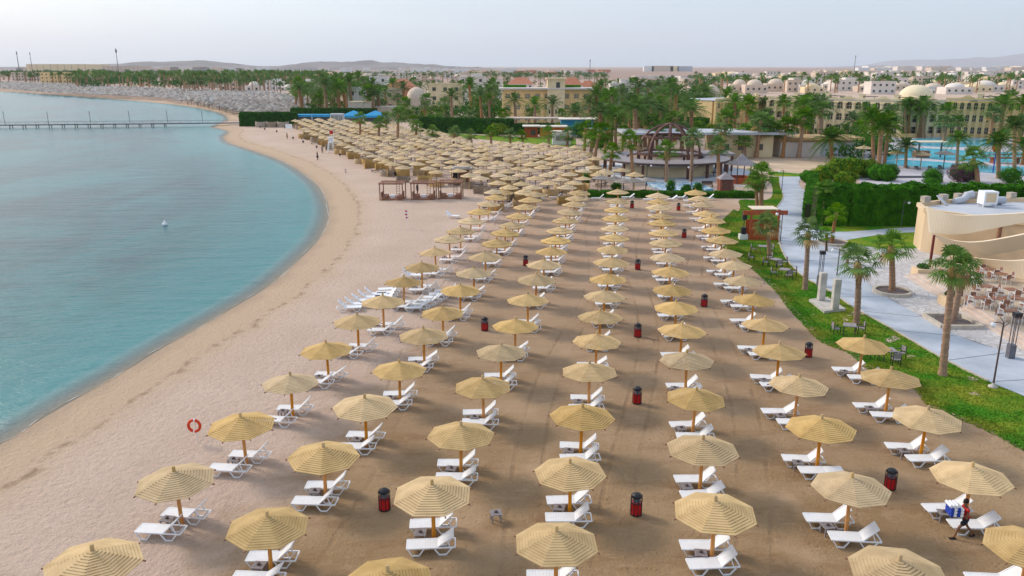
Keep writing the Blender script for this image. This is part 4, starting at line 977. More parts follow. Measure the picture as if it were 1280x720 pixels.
# garden shrubs behind the lawn and the crowd of mid trees
for i, (x, y, r) in enumerate([(575,164,1.6),(598,163,1.4),(604,167,2.6),(622,170,2.4),(560,162,2),(541,160,3),(700,170,2.4),(727,172,3),(750,184,2.6),(890,170,2.4),(870,165,2),(560,150,4),(540,152,4),(580,152,4),(520,150,3.5),(505,152,3.5),(600,150,3.5),(618,150,3.5),(780,158,4),(830,160,3.5),(795,150,4),(812,150,4),(760,155,4),(850,155,4),(870,150,3.5),(748,150,4)]):
    shrub('garden_bush', G(x, y), r, f'rounded garden bush behind the beach, {nth(i) if i else "first"} of the band', 'leaf' if i % 3 else 'leafy', 700, (1.2,1,.85), .22, 'garden bushes behind the beach', seed=40+i)

# ---------------------------------------------------------------- round pavilion with timber dome
PC = G(832,203, 0); PC = Vector((28.6, 150.5, 0)); pav = thing('round_pavilion', 'round open pavilion with grey ring roof and dark columns', 'pavilion', PC)
ring = MB(); RO, RI = 11.8, 7.2; ring.lathe([(RI,2.55),(RI,2.85),((RI+RO)/2,3.05),(RO,2.75),(RO,2.45),(RO-.1,2.42),(RI,2.5)], 48, smooth=False); ring.build('ring_roof', M['gwood'], pav)
MB().lathe([(RO+.02,2.76),(RO+.05,2.76),(RO+.05,2.38),(RO-.05,2.38)], 48).build('roof_fascia', M['dwood'], pav)
for i in range(18):
    a = 2*math.pi*i/18; MB().box((math.cos(a)*(RO-.5), math.sin(a)*(RO-.5), 1.2), (.38,.38,2.44), a).build('column', M['pergola'], pav)
MB().lathe([(9.0,0),(9.0,1.9),(8.8,1.9),(8.8,0)], 40, 0, (0,0,0), R(205), R(335)).build('curved_counter', M['cream'], pav)
MB().lathe([(0,.05),(16,.05),(16,0)], 48).build('tiled_floor', M['roofgrey'], pav)
DC = PC+Vector((.8,.6,0)); dome = thing('timber_dome', 'dark arched timber dome frame rising inside the round pavilion', 'pergola', DC)
DR, ZB, ZT = 5.9, 3.4, 8.7
for i in range(10):
    a = 2*math.pi*i/10+.1; pts = [(DR*math.cos(t)*math.cos(a), DR*math.cos(t)*math.sin(a), ZB+(ZT-ZB)*math.sin(t)) for t in [j*math.pi/2/8 for j in range(9)]]
    mb = MB()
    for j in range(8): mb.bar(pts[j], pts[j+1], .42, .26)
    mb.build('rib', M['pergola'], dome); MB().box((DR*math.cos(a), DR*math.sin(a), ZB/2), (.36,.36,ZB), a).build('column', M['pergola'], dome)
for t, n_ in ((0,'ring_beam'),(.62,'ring_beam')):
    r_, z_ = DR*math.cos(t), ZB+(ZT-ZB)*math.sin(t); MB().lathe([(r_-.15,z_-.2),(r_+.17,z_-.2),(r_+.17,z_+.2),(r_-.15,z_+.2),(r_-.15,z_-.2)], 20, smooth=False).build(n_, M['pergola'], dome)
MB().lathe([(0,ZT+.25),(1.1,ZT+.1),(1.1,ZT-.15),(0,ZT-.15)], 12).build('crown_ring', M['pergola'], dome)
# side roof right of the ring and steps of ring
o = thing('side_canopy', 'low grey roof on dark posts joined to the right of the pavilion', 'canopy', G(888,214)); MB().box((0,3,3.1),(9,6,.35)).build('roof', M['gwood'], o)
for x in (-4,0,4): MB().box((x,.3,1.46),(.35,.35,2.92)).build('column', M['pergola'], o)
for i, (x, y) in enumerate([(862,219),(870,217),(878,220),(886,218),(892,221)]):
    tb = thing('dining_set', f'dark dining table with chairs under the side canopy, {nth(i) if i else "first"} from the left', 'table', G(x, y), 0, 'dining sets by the pavilion'); MB().box((0,0,.72),(1,1,.06)).build('table_top', M['dwood'], tb); MB().box((0,0,.35),(.12,.12,.7)).build('leg', M['dwood'], tb)
    for s in (-1,1): MB().box((s*.9,0,.42),(.42,.42,.06)).box((s*1.08,0,.7),(.05,.42,.5)).build('chair', M['dwood'], tb)
# tiled basin
mb = MB(); q = Gp([(806,230),(872,230),(892,238.5),(826,240.5)]); 
mt = mat('blue_white_tile', (.14,.38,.58), (.72,.78,.82), 1.4, .3, detail=1, lo=.49, hi=.51, spec=.5)
sheet('tiled_basin', q, .30, mt, None, 'shallow white rimmed basin with blue and white tiles', 'basin', thick=.28)
# gazebo and small red kiosk
gz = thing('gazebo', 'six sided gazebo with pointed grey roof and red lattice base', 'gazebo', G(925,228))
for i in range(6):
    a = i*math.pi/3; MB().box((2.2*math.cos(a),2.2*math.sin(a),1.6),(.14,.14,3.2)).build('post', M['dwood'], gz)
MB().lathe([(2.85,3.1),(1.1,3.9),(0,4.9)], 6, smooth=False).build('roof', M['gwood'], gz); MB().lathe([(0,4.85),(.1,4.9),(.12,5.3),(0,5.6)], 6).build('finial', M['pergola'], gz)
MB().lathe([(2.25,0),(2.25,1.0),(2.15,1.0),(2.15,0)], 6, smooth=False).build('lattice_base', M['redframe'], gz); MB().lathe([(0,.2),(2.1,.2)], 6).build('floor', M['gwood'], gz)
ks = thing('red_kiosk', 'small dark red kiosk with grey pyramid roof before gazebo', 'kiosk', G(908,239)); MB().box((0,.9,.95),(2.1,1.9,1.9)).build('wall', M['rwood'], ks); MB().lathe([(1.75,1.88),(0,2.9)], 4, 0, (0,.9,0), R(45), R(405), False).build('roof', M['gwood'], ks); MB().box((0,-.07,1.0),(1.5,.04,1.5)).build('shutter', M['pergola'], ks)
tb = thing('white_table', 'long white trestle table beside the small red kiosk', 'table', G(926,239)); MB().box((0,0,.85),(2.5,.7,.06)).build('table_top', M['whitepaint'], tb)
for s in (-1.1,1.1): MB().box((s,0,.41),(.07,.6,.82)).build('leg', M['whitepaint'], tb)
bn = thing('dark_bench', 'dark timber bench beyond the low hedge, left of red kiosk', 'bench', G(884,234)); MB().box((0,0,.42),(1.8,.5,.07)).build('seat', M['dwood'], bn); MB().box((0,.25,.75),(1.8,.06,.5)).build('backrest', M['dwood'], bn)
for s in (-.8,.8): MB().box((s,0,.19),(.08,.5,.38)).build('leg', M['dwood'], bn)
# grey parasols in front of the pavilion
GR = small_parasol(8, M['thatch'], 1.6, 2.7, 2.2, 'dwood', 10, 'grey_parasol')
for i, (x, y) in enumerate([(757,212.5),(752,218),(768,219),(780,222),(792,221.5),(808,220.5)]):
    (GR if i not in (0,) else MIDP[0]).put(G(x,y,2.8)-Vector((0,0,2.8)), i, f'parasol before the pavilion, {nth(i) if i else "first"} from the left', 'grey parasols before the pavilion')
MIDP[0].put(G(777,209,2.8)-Vector((0,0,2.8)), 0, 'pale straw parasol standing apart before pavilion, left one'); MIDP[1].put(G(794,214.5,2.8)-Vector((0,0,2.8)), 1, 'pale straw parasol with yellow pole before pavilion, right one')
# ---------------------------------------------------------------- garden strip: frame, pillars, lamps, furniture
o = thing('timber_stand', 'orange red timber stand with cream top cloth on the lawn', 'stand', G(937,300)); W_ = (G(971,300)-G(937,300)).length; h = HT(937,300,262)
for s in (0, W_): MB().box((s,0,h/2),(.22,.22,h)).build('post', M['redframe'], o)
MB().box((W_/2,0,h-.35),(W_+1.9,.14,.5)).build('cross_beam', M['redframe'], o); MB().box((W_/2,1.0,h+.04),(W_-.2,2.2,.08)).build('cloth_top', M['sail'], o)
MB().box((W_/2,.05,.75),(W_-.25,.12,1.5)).build('front_panel', M['redframe'], o); MB().box((W_/2,2,1.0),(W_,.1,2.0)).build('back_panel', M['redframe'], o)
MB().lathe([(.14,-.02),(.22,-.02),(.22,.02),(.14,.02),(.14,-.02)], 14).build('round_emblem', M['whitepaint'], o).matrix_local = Matrix.Translation((W_*.42,-.06,1.0)) @ Matrix.Rotation(math.pi/2, 4, 'X')
MB().box((W_*.78,-.04,1.05),(.55,.05,.10)).box((W_*.72,-.04,.80),(.3,.05,.08)).build('white_lettering', M['whitepaint'], o)
o = thing('loudspeaker', 'tall black loudspeaker pair on white box, left of timber stand', 'speaker', G(934,299)-Vector((.5,0,0))); MB().box((0,0,1.0),(.5,.5,.8)).build('lower_speaker', M['black'], o); MB().box((0,0,2.75),(.45,.45,.95)).build('upper_speaker', M['black'], o); MB().box((0,0,1.85),(.06,.06,.9)).build('pole', M['black'], o); MB().box((0,0,.3),(.9,.8,.6)).build('white_box', M['whitepaint'], o)
def chair_proto(fm, sm, name, cat='chair', h=.95):
    root = thing(name, 'x', cat)
    for sx in (-1,1):
        for sy in (-1,1): MB().bar((sx*.25,sy*.25,0),(sx*.23,sy*.23,.62 if sy < 0 else h),.04,.04).build('leg', fm, root)
    MB().box((0,0,.43),(.48,.48,.05)).build('seat', sm, root); MB().box((0,.24,.72),(.46,.04,.36)).build('backrest', sm, root)
    mb = MB()
    for s in (-1,1): mb.box((s*.25,0,.62),(.05,.5,.035))
    mb.build('armrests', fm, root); return Proto(root)
CH1 = chair_proto(M['black'], M['gwood'], 'garden_chair'); CH2 = chair_proto(M['white'], M['cabana'], 'terrace_chair')
def tproto(fm, tm, name):
    root = thing(name, 'x', 'table'); MB().box((0,0,.73),(.9,.9,.05)).build('table_top', tm, root)
    for sx in (-1,1):
        for sy in (-1,1): MB().box((sx*.38,sy*.38,.35),(.05,.05,.70)).build('leg', fm, root)
    return Proto(root)
TB1 = tproto(M['dwood'], M['gwood'], 'garden_table'); TB2 = tproto(M['white'], M['cabana'], 'terrace_table')
for k, ((x, y), tb_, wh) in enumerate([((953,316),1,'just below timber stand'),((951,327),0,'second below timber stand'),((969,333),1,'at the middle of lawn'),((980,346),1,'lowest by the path bend'),((1061,418),1,'left of slim palm foot'),((1109,450),1,'behind the seventh row end')]):
    g = G(x, y)
    if tb_: TB1.put(g, .3*k, f'dark garden table on the lawn, {wh}', 'garden tables on the lawn')
    for s, (dx, dy, rz) in enumerate([(-.95,.1,90),(.95,.25,-90),(.1,-.95,180)][:3 if k in (2,3,5) else 2]):
        CH1.put(g+Vector((dx,dy,0)), R(rz+rnd.uniform(-15,15)), f'grey and black garden chair {["left of","right of","in front of"][s]} table {wh}', 'garden chairs on the lawn')
# plinth with two concrete pillars
A, B, C, D = G(1011,377), G(1030,392), G(1057,389), G(1034,374)
o = tag(sheet('plinth', [A, B, C, D], .22, M['concrete'], None, 'low pale concrete plinth under the two pillars on the lawn', 'plinth', thick=.22))
for (x, y), yt, lb in (((1026,375),341,'square concrete pillar, left one of pair on plinth'),((1043,386),349,'square concrete pillar, right one of pair on plinth')):
    g = G(x, y, .22); h = HT(x, y, yt); p_ = MB().box((0,0,h/2-.0),(.52,.52,h)).build('pillar', M['concrete'], None, g); bm = bmesh.new(); bm.from_mesh(p_.data); bmesh.ops.bevel(bm, geom=bm.edges, offset=.03, segments=1, affect='EDGES'); bm.to_mesh(p_.data); bm.free(); tag(p_, lb, 'pillar', 'pair of concrete pillars')
def lamp(foot, yt, lb, arms=1, dirx=-1, col='dwood', base=True):
    g = G(*foot); h = HT(foot[0], foot[1], yt); o = thing('street_lamp', lb, 'lamp', g)
    MB().tube([(0,0,0),(0,0,h*.5),(0,0,h)],[.06,.05,.045],8).build('pole', M[col], o)
    if base: MB().lathe([(.28,0),(.28,.08),(.10,.16),(.08,.3)],12).build('base', M['concrete'], o)
    mb = MB(); mb.tube([(0,0,h-.1),(dirx*.35,0,h+.02),(dirx*.62,0,h-.02)],.03,6); 
    mb.build('arm', M[col], o); MB().lathe([(0,-.28),(.13,-.22),(.17,-.08),(.12,.04),(0,.06)],10,0,(dirx*.62,0,h-.06)).build('globe', M['white'], o)
    mb = MB(); mb.bar((-.0,0,h-.3),(.34,0,h-.02),.03,.03); mb.bar((0,0,h),(dirx*.3,0,h+.35),.03,.03); mb.build('bracket', M[col], o)
    return o
lamp((1241,484),403,'dark curved lamp post with white globe at lawn edge'); lamp((975,305),266,'thin lamp post on the lawn beside timber stand',1,-1); lamp((1046,345),311,'thin lamp pole on stone paving left of slim palm',1,-1,'dwood',False)
lamp((977,239),213,'lamp post at the far path, right of palm clump',1,-1,'black',False); lamp((1032,315),291,'short lamp among young palm by path fork',1,1,'black',False)
lamp((808,232),206,'black lamp post at left corner of tiled basin',1,1,'black',False); lamp((864,233),208,'black lamp post behind tiled basin',1,-1,'black',False)
lamp((1126,283),252,'grey lamp post before the tall hedge',1,1,'greymetal',False)
def light_tower(foot, yt, lb):
    g = G(*foot); h = HT(foot[0], foot[1], yt); o = thing('light_pillar', lb, 'lamp', g)
    MB().box((0,0,.5),(.42,.42,1.0)).build('base_block', M['greymetal'], o)
    for s in ((-.14,-.14),(.14,-.14),(-.14,.14),(.14,.14)): MB().tube([(s[0],s[1],1),(s[0],s[1],h-.25)],.03,6).build('rod', M['greymetal'], o)
    MB().box((0,0,h-.12),(.42,.42,.3)).build('head', M['black'], o)
light_tower((1262,448),391,'four rod light pillar with block base by steps'); light_tower((1024,358),314,'tall four rod light pillar left of stone paving')
# planters round palms
for (x, y), r_, lb, sq in [((1115,366.5),1.6,'round stone ring planter on the rough paving',0),((1190,404),1.5,'square stone planter before the terrace steps',1),((1041,305),1.7,'oval stone planter at path fork',0)]:
    mb = MB()
    if sq:
        for a, b, c, d in ((0,-r_,2*r_,.25),(0,r_,2*r_,.25),(-r_,0,.25,2*r_-.25),(r_,0,.25,2*r_-.25)): mb.box((a,b,.17),(c,d,.34))
    else: mb.lathe([(r_,.0),(r_,.32),(r_-.25,.32),(r_-.25,0)],28,smooth=False)
    pl_ = thing('planter', lb, 'planter', G(x, y)); mb.build('rim', M['kerb'], pl_); MB().lathe([(0,.2),(r_-.24,.2)], 20).build('soil', M['dwood'], pl_)
# steps and terrace
E0, E1 = G(1131,346), G(1330,470)   # foot line of the lowest step
d = (E1-E0).normalized(); n = Vector((-d.y, d.x, 0)); n = n if n.x > 0 else -n
st = thing('terrace_steps', 'three broad pinkish stone steps up to the dining terrace', 'steps', E0, math.atan2(d.y, d.x)); LN = (E1-E0).length
for i in range(3): MB().box((LN/2, .45*i+.22+ (0), .075+.15*i), (LN, .45, .15+.30*0)).build('step', M['stepstone'], st)
# step boxes must be full height
for c in st.children:
    pass
st.scale = (1, 1, 1)
TE0 = E0+n*1.35; TE1 = E1+n*1.35
sheet('terrace', [TE0, TE1, TE1+n*30, Vector((TE0.x+26, TE0.y+20, 0)), TE0+Vector((3,4,0))], .46, M['terrace'], None, 'raised tan dining terrace under the cream sails', 'terrace', thick=.46)
for (x, y), lb in [((1142,345),'stone planter box with low green plant at upper end of steps'),((1176,381),'stone planter box with green plant, middle of the steps')]:
    o = thing('planter_box', lb, 'planter', G(x, y)+n*.75, math.atan2(d.y, d.x)); MB().box((0,0,.4),(1.5,1.5,.8)).build('box', M['stucco'], o)
    p2, n2 = ball_pts(400,.55,(0,0,.95),5,(1,1,.5)); ob('plant', leafmesh('plant', p2, n2, .09, M['leafd'], 2), o)
# terrace furniture
ti = 0
for x, y in [(1212,352),(1232,368),(1250,352),(1236,346),(1262,372),(1247,384),(1271,384),(1224,383),(1290,404),(1200,352),(1190,348),(1262,400)]:
    g = G(x, y, .46); TB2.put(g, .4*ti, f'white legged brown terrace table, {nth(ti) if ti else "first"} of those beside the steps', 'terrace tables')
    for s, (dx, dy, rz) in enumerate([(-.85,0,90),(.85,0,-90),(0,-.85,180),(0,.85,0)][:4 if ti % 2 else 3]):
        CH2.put(g+Vector((dx,dy,0)), R(rz+rnd.uniform(-14,14)), f'white frame brown chair {["left of","right of","in front of","behind"][s]} {nth(ti) if ti else "first"} terrace table by steps', 'white framed terrace chairs', cat='chair')
    ti += 1
# beach club building with sweeping cream bands
BR0 = G(1150,314); bl = thing('beach_club', 'curved sand coloured beach club building with sweeping cream bands', 'building', (BR0.x, BR0.y, 0))
bx, by = BR0.x, BR0.y; HB = 4.25
fr = [(0,0),(.8,-1.6),(2.4,-3.6),(4.6,-6),(8,-9),(14,-12.5),(26,-17)]; frc = [p for p in crom([(x,y,0) for x,y in fr], 6)]
bk = [(26,7.5),(12,6.6),(5,5.6),(.9,3.4)]
mb = MB(); foot = [(p.x,p.y) for p in frc]+bk
mb.prism(foot, 0, HB); mb.build('wall', M['stucco'], bl)
ins_ = [(p.x+.45, p.y+.5) for p in frc[:-1]]+[(25.6,7.0),(12,6.1),(5.2,5.1),(1.3,3.0)]
mb = MB(); mb.add([(x,y,HB+.012) for x,y in ins_],[tuple(range(len(ins_)))]); mb.build('flat_roof', M['roofgrey'], bl)
# parapet along the edge with stone merlons at the back
mb = MB(); fp_ = foot+[foot[0]]
for i in range(len(fp_)-1):
    a, b = Vector((*fp_[i],HB+.2)), Vector((*fp_[i+1],HB+.2)); mb.bar(a, b, .40, .40)
mb.build('parapet', M['stucco'], bl)
for x, y in [(1.9,4.0),(4.6,5.4),(6.6,6.0),(13.0,6.75),(17,6.9)]: MB().box((x,y,HB+.72),(.75,.7,.62),.2).build('merlon', M['stone'], bl)
MB().box((9.2,6.35,HB+.75),(3.6,.5,.75),.05).build('stone_wall', M['stone'], bl)
def band(pts_top, pts_bot, th, m, name):
    T = crom(pts_top, 8); B_ = crom(pts_bot, 8); k = len(T); mb = MB(); off = Vector((0,th,0))
    vs = T+B_+[p+off for p in T]+[p+off for p in B_]; fs_ = []
    for i in range(k-1): fs_ += [(i,i+1,k+i+1,k+i),(2*k+i,3*k+i,3*k+i+1,2*k+i+1),(i,2*k+i,2*k+i+1,i+1),(k+i,k+i+1,3*k+i+1,3*k+i)]
    fs_ += [(0,k,3*k,2*k),(k-1,3*k-1,4*k-1,2*k-1)]
    mb.add(vs, fs_, 0, False); return mb.build(name, m, bl)
def rel(x, y, z, dist_y): # point at a given depth plane seen at a pixel, only used to read real positions off the facade
    u = (x-640)/FPX; v = (360-y)/FPX; t = dist_y/(cp+v*sp); return Vector((u*t-bx, dist_y-by, CAM_H+t*(-sp+v*cp)))
Y0 = by
band([rel(1160,258,0,Y0-2.2),rel(1190,268,0,Y0-5),rel(1230,269,0,Y0-7.5),rel(1300,265,0,Y0-11)],[rel(1163,291,0,Y0-2.2),rel(1196,293,0,Y0-5),rel(1230,288,0,Y0-7.5),rel(1300,274,0,Y0-11)],.35,M['sail'],'upper_band')
band([rel(1166,292,0,Y0-3.0),rel(1195,301,0,Y0-6.5),rel(1230,302,0,Y0-10),rel(1300,289,0,Y0-14)],[rel(1190,312,0,Y0-3.2),rel(1214,321,0,Y0-6),rel(1240,319,0,Y0-9.5),rel(1300,307,0,Y0-13)],.35,M['sail'],'middle_band')
band([rel(1215,322,0,Y0-8),rel(1245,325,0,Y0-11),rel(1270,326,0,Y0-13),rel(1310,322,0,Y0-16)],[rel(1236,336,0,Y0-8),rel(1256,344,0,Y0-11),rel(1275,351,0,Y0-13),rel(1310,365,0,Y0-16)],.3,M['sail'],'lower_sail')
for (x, y, yt), lb in [((1161,341,294),'dark red steel sail mast beside the beach club corner'),((1200,378,345),'dark red steel sail mast behind the terrace palm')]:
    g = G(x, y); h = HT(x, y, yt); p_ = MB().tube([(0,0,0),(0,0,h)],[.13,.12],10).build('sail_mast', mat('mast_red',(.22,.035,.03),(.15,.03,.025),3,.5), None, g); tag(p_, lb, 'mast')
MB().box((0,0,0),(.3,.25,2.4)).build('brown_pillar', M['cabana'], bl).location = (4.3,-6.2,3.0)
# roof machines
def bp_(x, y): g = G(x, y, HB+.02); return g
o = thing('roof_fan', 'white square ventilation unit standing on beach club roof', 'ventilation unit', bp_(1233,258)); MB().box((0,0,1.0),(1.5,1.3,1.4)).build('housing', M['white'], o); MB().box((0,-.67,1.05),(1.1,.04,1.0)).build('grille', M['stucco'], o)
for sx in (-1,1): MB().box((sx*.65,-.5,.15),(.08,.08,.3)).build('leg', M['white'], o); MB().box((sx*.65,.5,.15),(.08,.08,.3)).build('leg', M['white'], o)
o = thing('roof_duct', 'grey bent duct pipe lying on the beach club roof', 'duct', bp_(1203,254)); MB().tube([(-1.1,-.3,.25),(0,0,.4),(.5,.1,.9),(1.1,.2,1.0)],[.35,.4,.42,.42],12).build('pipe', M['roofgrey'], o)
o = thing('roof_panel', 'small tilted grey panel on beach club roof corner', 'panel', bp_(1177,256)); MB().box((0,0,.5),(.4,1.6,.08),.4,0,.6).build('panel', M['roofgrey'], o); MB().box((0,.3,.25),(.08,.08,.5)).build('leg', M['greymetal'], o)
o = thing('roof_barrel', 'pale blue pipe unit behind the white roof unit', 'duct', bp_(1245,256)); MB().tube([(-.8,0,.5),(.9,.1,.5)],.42,12).build('drum', M['roofgrey'], o); MB().box((0,0,.1),(.9,.5,.2)).build('cradle', M['greymetal'], o)
# tall hedge
hedge('hedge', [G(1016,279), G(1055,280), G(1330,279)], 3.2, 4.7, 60000, 'tall dense green hedge behind the beach club and lawn', .17, 'leaf', seed=11, top_wave=.35)
hedge('hedge', [G(1017,279)+Vector((0,1.6,0)), G(1004,232)+Vector((1.5,0,0))], 1.5, 2.2, 12000, 'lower hedge wing along the far path edge', .14, 'leaf', seed=12)
# shrub belt and pool surroundings
for i, (x, y, r, m_, sq) in enumerate([(1010,228,2.2,'leaf',(1,1,.8)),(1030,228,3.0,'leafy',(1.2,1,.85)),(1048,222,3.4,'leafy',(1.2,1,.9)),(1064,222,3.4,'leafy',(1.2,1,.9)),(1082,221,3.0,'leafy',(1.1,1,.9)),(1095,225,2.6,'leaf',(1.1,1,.9)),(1108,226,2.5,'leaf',(1.2,1,1.0)),(1055,230,2.6,'leafy',(1.3,1,.7)),(1015,225,1.6,'leaf',(1,1,.8))]):
    shrub('flowering_shrub', G(x, y), r*.66, f'yellow green garden shrub behind the tall hedge, {nth(i) if i else "first"} listed leftwards', [m_, 'leaf'], 2200, sq, .17, 'shrubs behind the tall hedge', seed=60+i)
for i, (x, y, r, sq, m_, lb) in enumerate([(1165,228,1.7,(1,1,.8),'leaf','two tier ball topiary beside the pool deck'),(1197,227,1.9,(1,1,.95),'bloom','purple flowering bush by the pool, left one'),(1209,227,1.7,(1,1,.95),'bloom','purple flowering bush by the pool, right one'),(1262,229,1.9,(1.1,1,.8),'leaf','clipped ball shrub on the deck right of purple bushes')]):
    shrub('clipped_shrub', G(x, y), r, lb, m_ if m_ == 'leaf' else ['bloom','leafd'], 2600, sq, .10, seed=80+i)
MB_ = shrub('clipped_shrub', G(1165,231), 1.5, 'flat lower tier shrub under the ball topiary', 'leaf', 1500, (1.1,1,.45), .10, seed=90)
# ---------------------------------------------------------------- pool, deck, bar
mdeck = mat('deck_stone', (.55,.53,.57), (.46,.44,.48), .3, .8)
sheet('pool_deck', Gp([(1085,246),(1060,200),(1000,190),(985,170),(1400,172),(1500,258),(1400,262)]), .014, mdeck)
mwp = mat('pool_water', (.06,.58,.86), (.14,.72,.92), .16, .12, .03, .9, spec=.3, detail=3)
def pool(pts, nm, lb):
    sheet('pool_water', crom(Gp(pts)+[G(*pts[0])], 4)[:-1], .05, mwp, 'structure')
pool([(1102,202),(1110,191),(1130,186),(1170,186),(1240,190),(1330,192),(1330,204),(1290,203),(1240,203),(1190,201),(1150,198),(1130,198)], '', '')
pool([(1102,203),(1125,200),(1180,203),(1230,207),(1330,211),(1330,222),(1260,218),(1200,213),(1150,209),(1112,206)], '', '')
pool([(1136,180),(1136,175),(1160,172),(1200,172),(1240,174),(1240,182),(1200,184),(1160,183)], '', '')
pool([(985,173),(1015,173),(1020,177),(990,178)], '', '')
# swim up stand
o = thing('pool_shelter', 'small flat roofed shelter with dark posts standing in the pool', 'shelter', G(1153,197)); MB().box((1,0,3.4),(7,3,.25)).build('roof', M['sail'], o)
for x in (-1.0,3.8): MB().box((x,0,1.64),(.3,.3,3.26)).build('post', M['greymetal'], o)
MB().box((-.3,.2,.75),(3,1.6,1.4)).build('bar_counter', M['cabana'], o)
o = thing('pool_bridge', 'low brown timber footbridge crossing the pool at right', 'bridge', G(1240,204)); MB().box((8,0,1.1),(17,1.6,.2)).build('deck', M['rwood'], o)
for s in (-.75,.75): MB().box((8,s,1.75),(17,.1,.12)).build('railing', M['rwood'], o)
for x in (0,5,10,15): MB().box((x,0,.45),(.3,1.4,1.1)).build('pier', M['rwood'], o)
o = thing('red_balloon_sign', 'round red sign on a dark post beside pool bridge', 'sign', G(1241,216)); MB().tube([(0,0,0),(0,0,4.0)],.1,6).build('post', M['towelb'], o); MB().lathe([(0,-.9),(.5,-.7),(.8,-.1),(.6,.55),(0,.8)],12,0,(0,0,4.6)).build('disc', M['red'], o)
for i, (x, y) in enumerate([(1120,206),(1150,208),(1179,207),(1078,199)]):
    (GR if i == 2 else MIDP[2]).put(G(x, y+3), i, ['pale parasol at left end of the near pool','pale parasol between palms at the near pool','brown thatched wide parasol at near pool edge','pale parasol on white pole under the date palms'][i], None, 1.25)
    for k in (-1,1): BED.put(G(x, y+3)+Vector((k*1.3,-1.6,0)), R(80), f'dark poolside sunbed {"left" if k < 0 else "right"} of {["first","second","third","fourth"][i]} pool parasol', 'poolside sunbeds')
o = thing('pool_steps_wall', 'low dark stone ledge on deck above the tall hedge', 'ledge', G(1120,222)); MB().box((2.5,0,.15),(8,.8,.3)).build('ledge', M['greymetal'], o)
tag(MB().tube([(0,0,0),(0,0,1.1)],.16,8).build('bollard', M['greymetal'], None, G(1177,228)), 'grey bollard light between ball topiary and purple bushes', 'bollard')
# thatched bar behind the sand yard
g = G(966,196); o = thing('thatched_bar', 'long pale bar building with shaggy straw roof edge', 'building', g)
mb = MB(); mb.box((10.2,4,1.75),(17.5,8,3.5)); mb.build('wall', M['pale'], o)
MB().box((13.5,-.03,1.5),(6.5,.1,2.6)).build('shutter', M['roofgrey'], o)
mb = MB(); 
for i in range(90):
    x = 1.0+i*.205; mb.box((x, -.55+rnd.uniform(-.1,.1), 3.55+rnd.uniform(-.1,.1)), (.24,1.0,.18), 0, 0, R(-30)+rnd.uniform(-.15,.15))
mb.box((10.2,4,3.9),(18.6,8.6,.5)); mb.build('thatched_roof', M['thatch_straw'], o)
sheet('sand_yard', Gp([(905,205),(960,196),(1000,199),(1075,206),(1062,219),(1010,217),(960,213),(925,210)]), .02, mat('yard_sand',(.62,.48,.34),(.52,.38,.26),.3,.95))
sheet('lawn', Gp([(960,214),(1010,218),(1060,220),(1060,222),(990,222),(960,219)]), .03, mlawn)
# long white roof and cream wall right of the pavilion
g = G(893,197); o = thing('low_beach_building', 'long low cream building with white curved roof edge', 'building', g)
W_ = (G(966,197)-g).length; MB().box((W_/2,5,2.4),(W_,9,4.8)).build('wall', M['cream'], o); MB().box((W_/2-8,4,5.2),(W_+24,11,.5)).build('roof', M['roofgrey'], o)
for i, x in enumerate((W_*.2,W_*.45,W_*.78)): MB().box((x,.48,2.2),(1.2,.1,1.3)).build('window', M['glass'], o)
for x in (-18,-12,-6): MB().box((x,0,2.45),(.5,.5,4.9)).build('column', M['pale'], o)
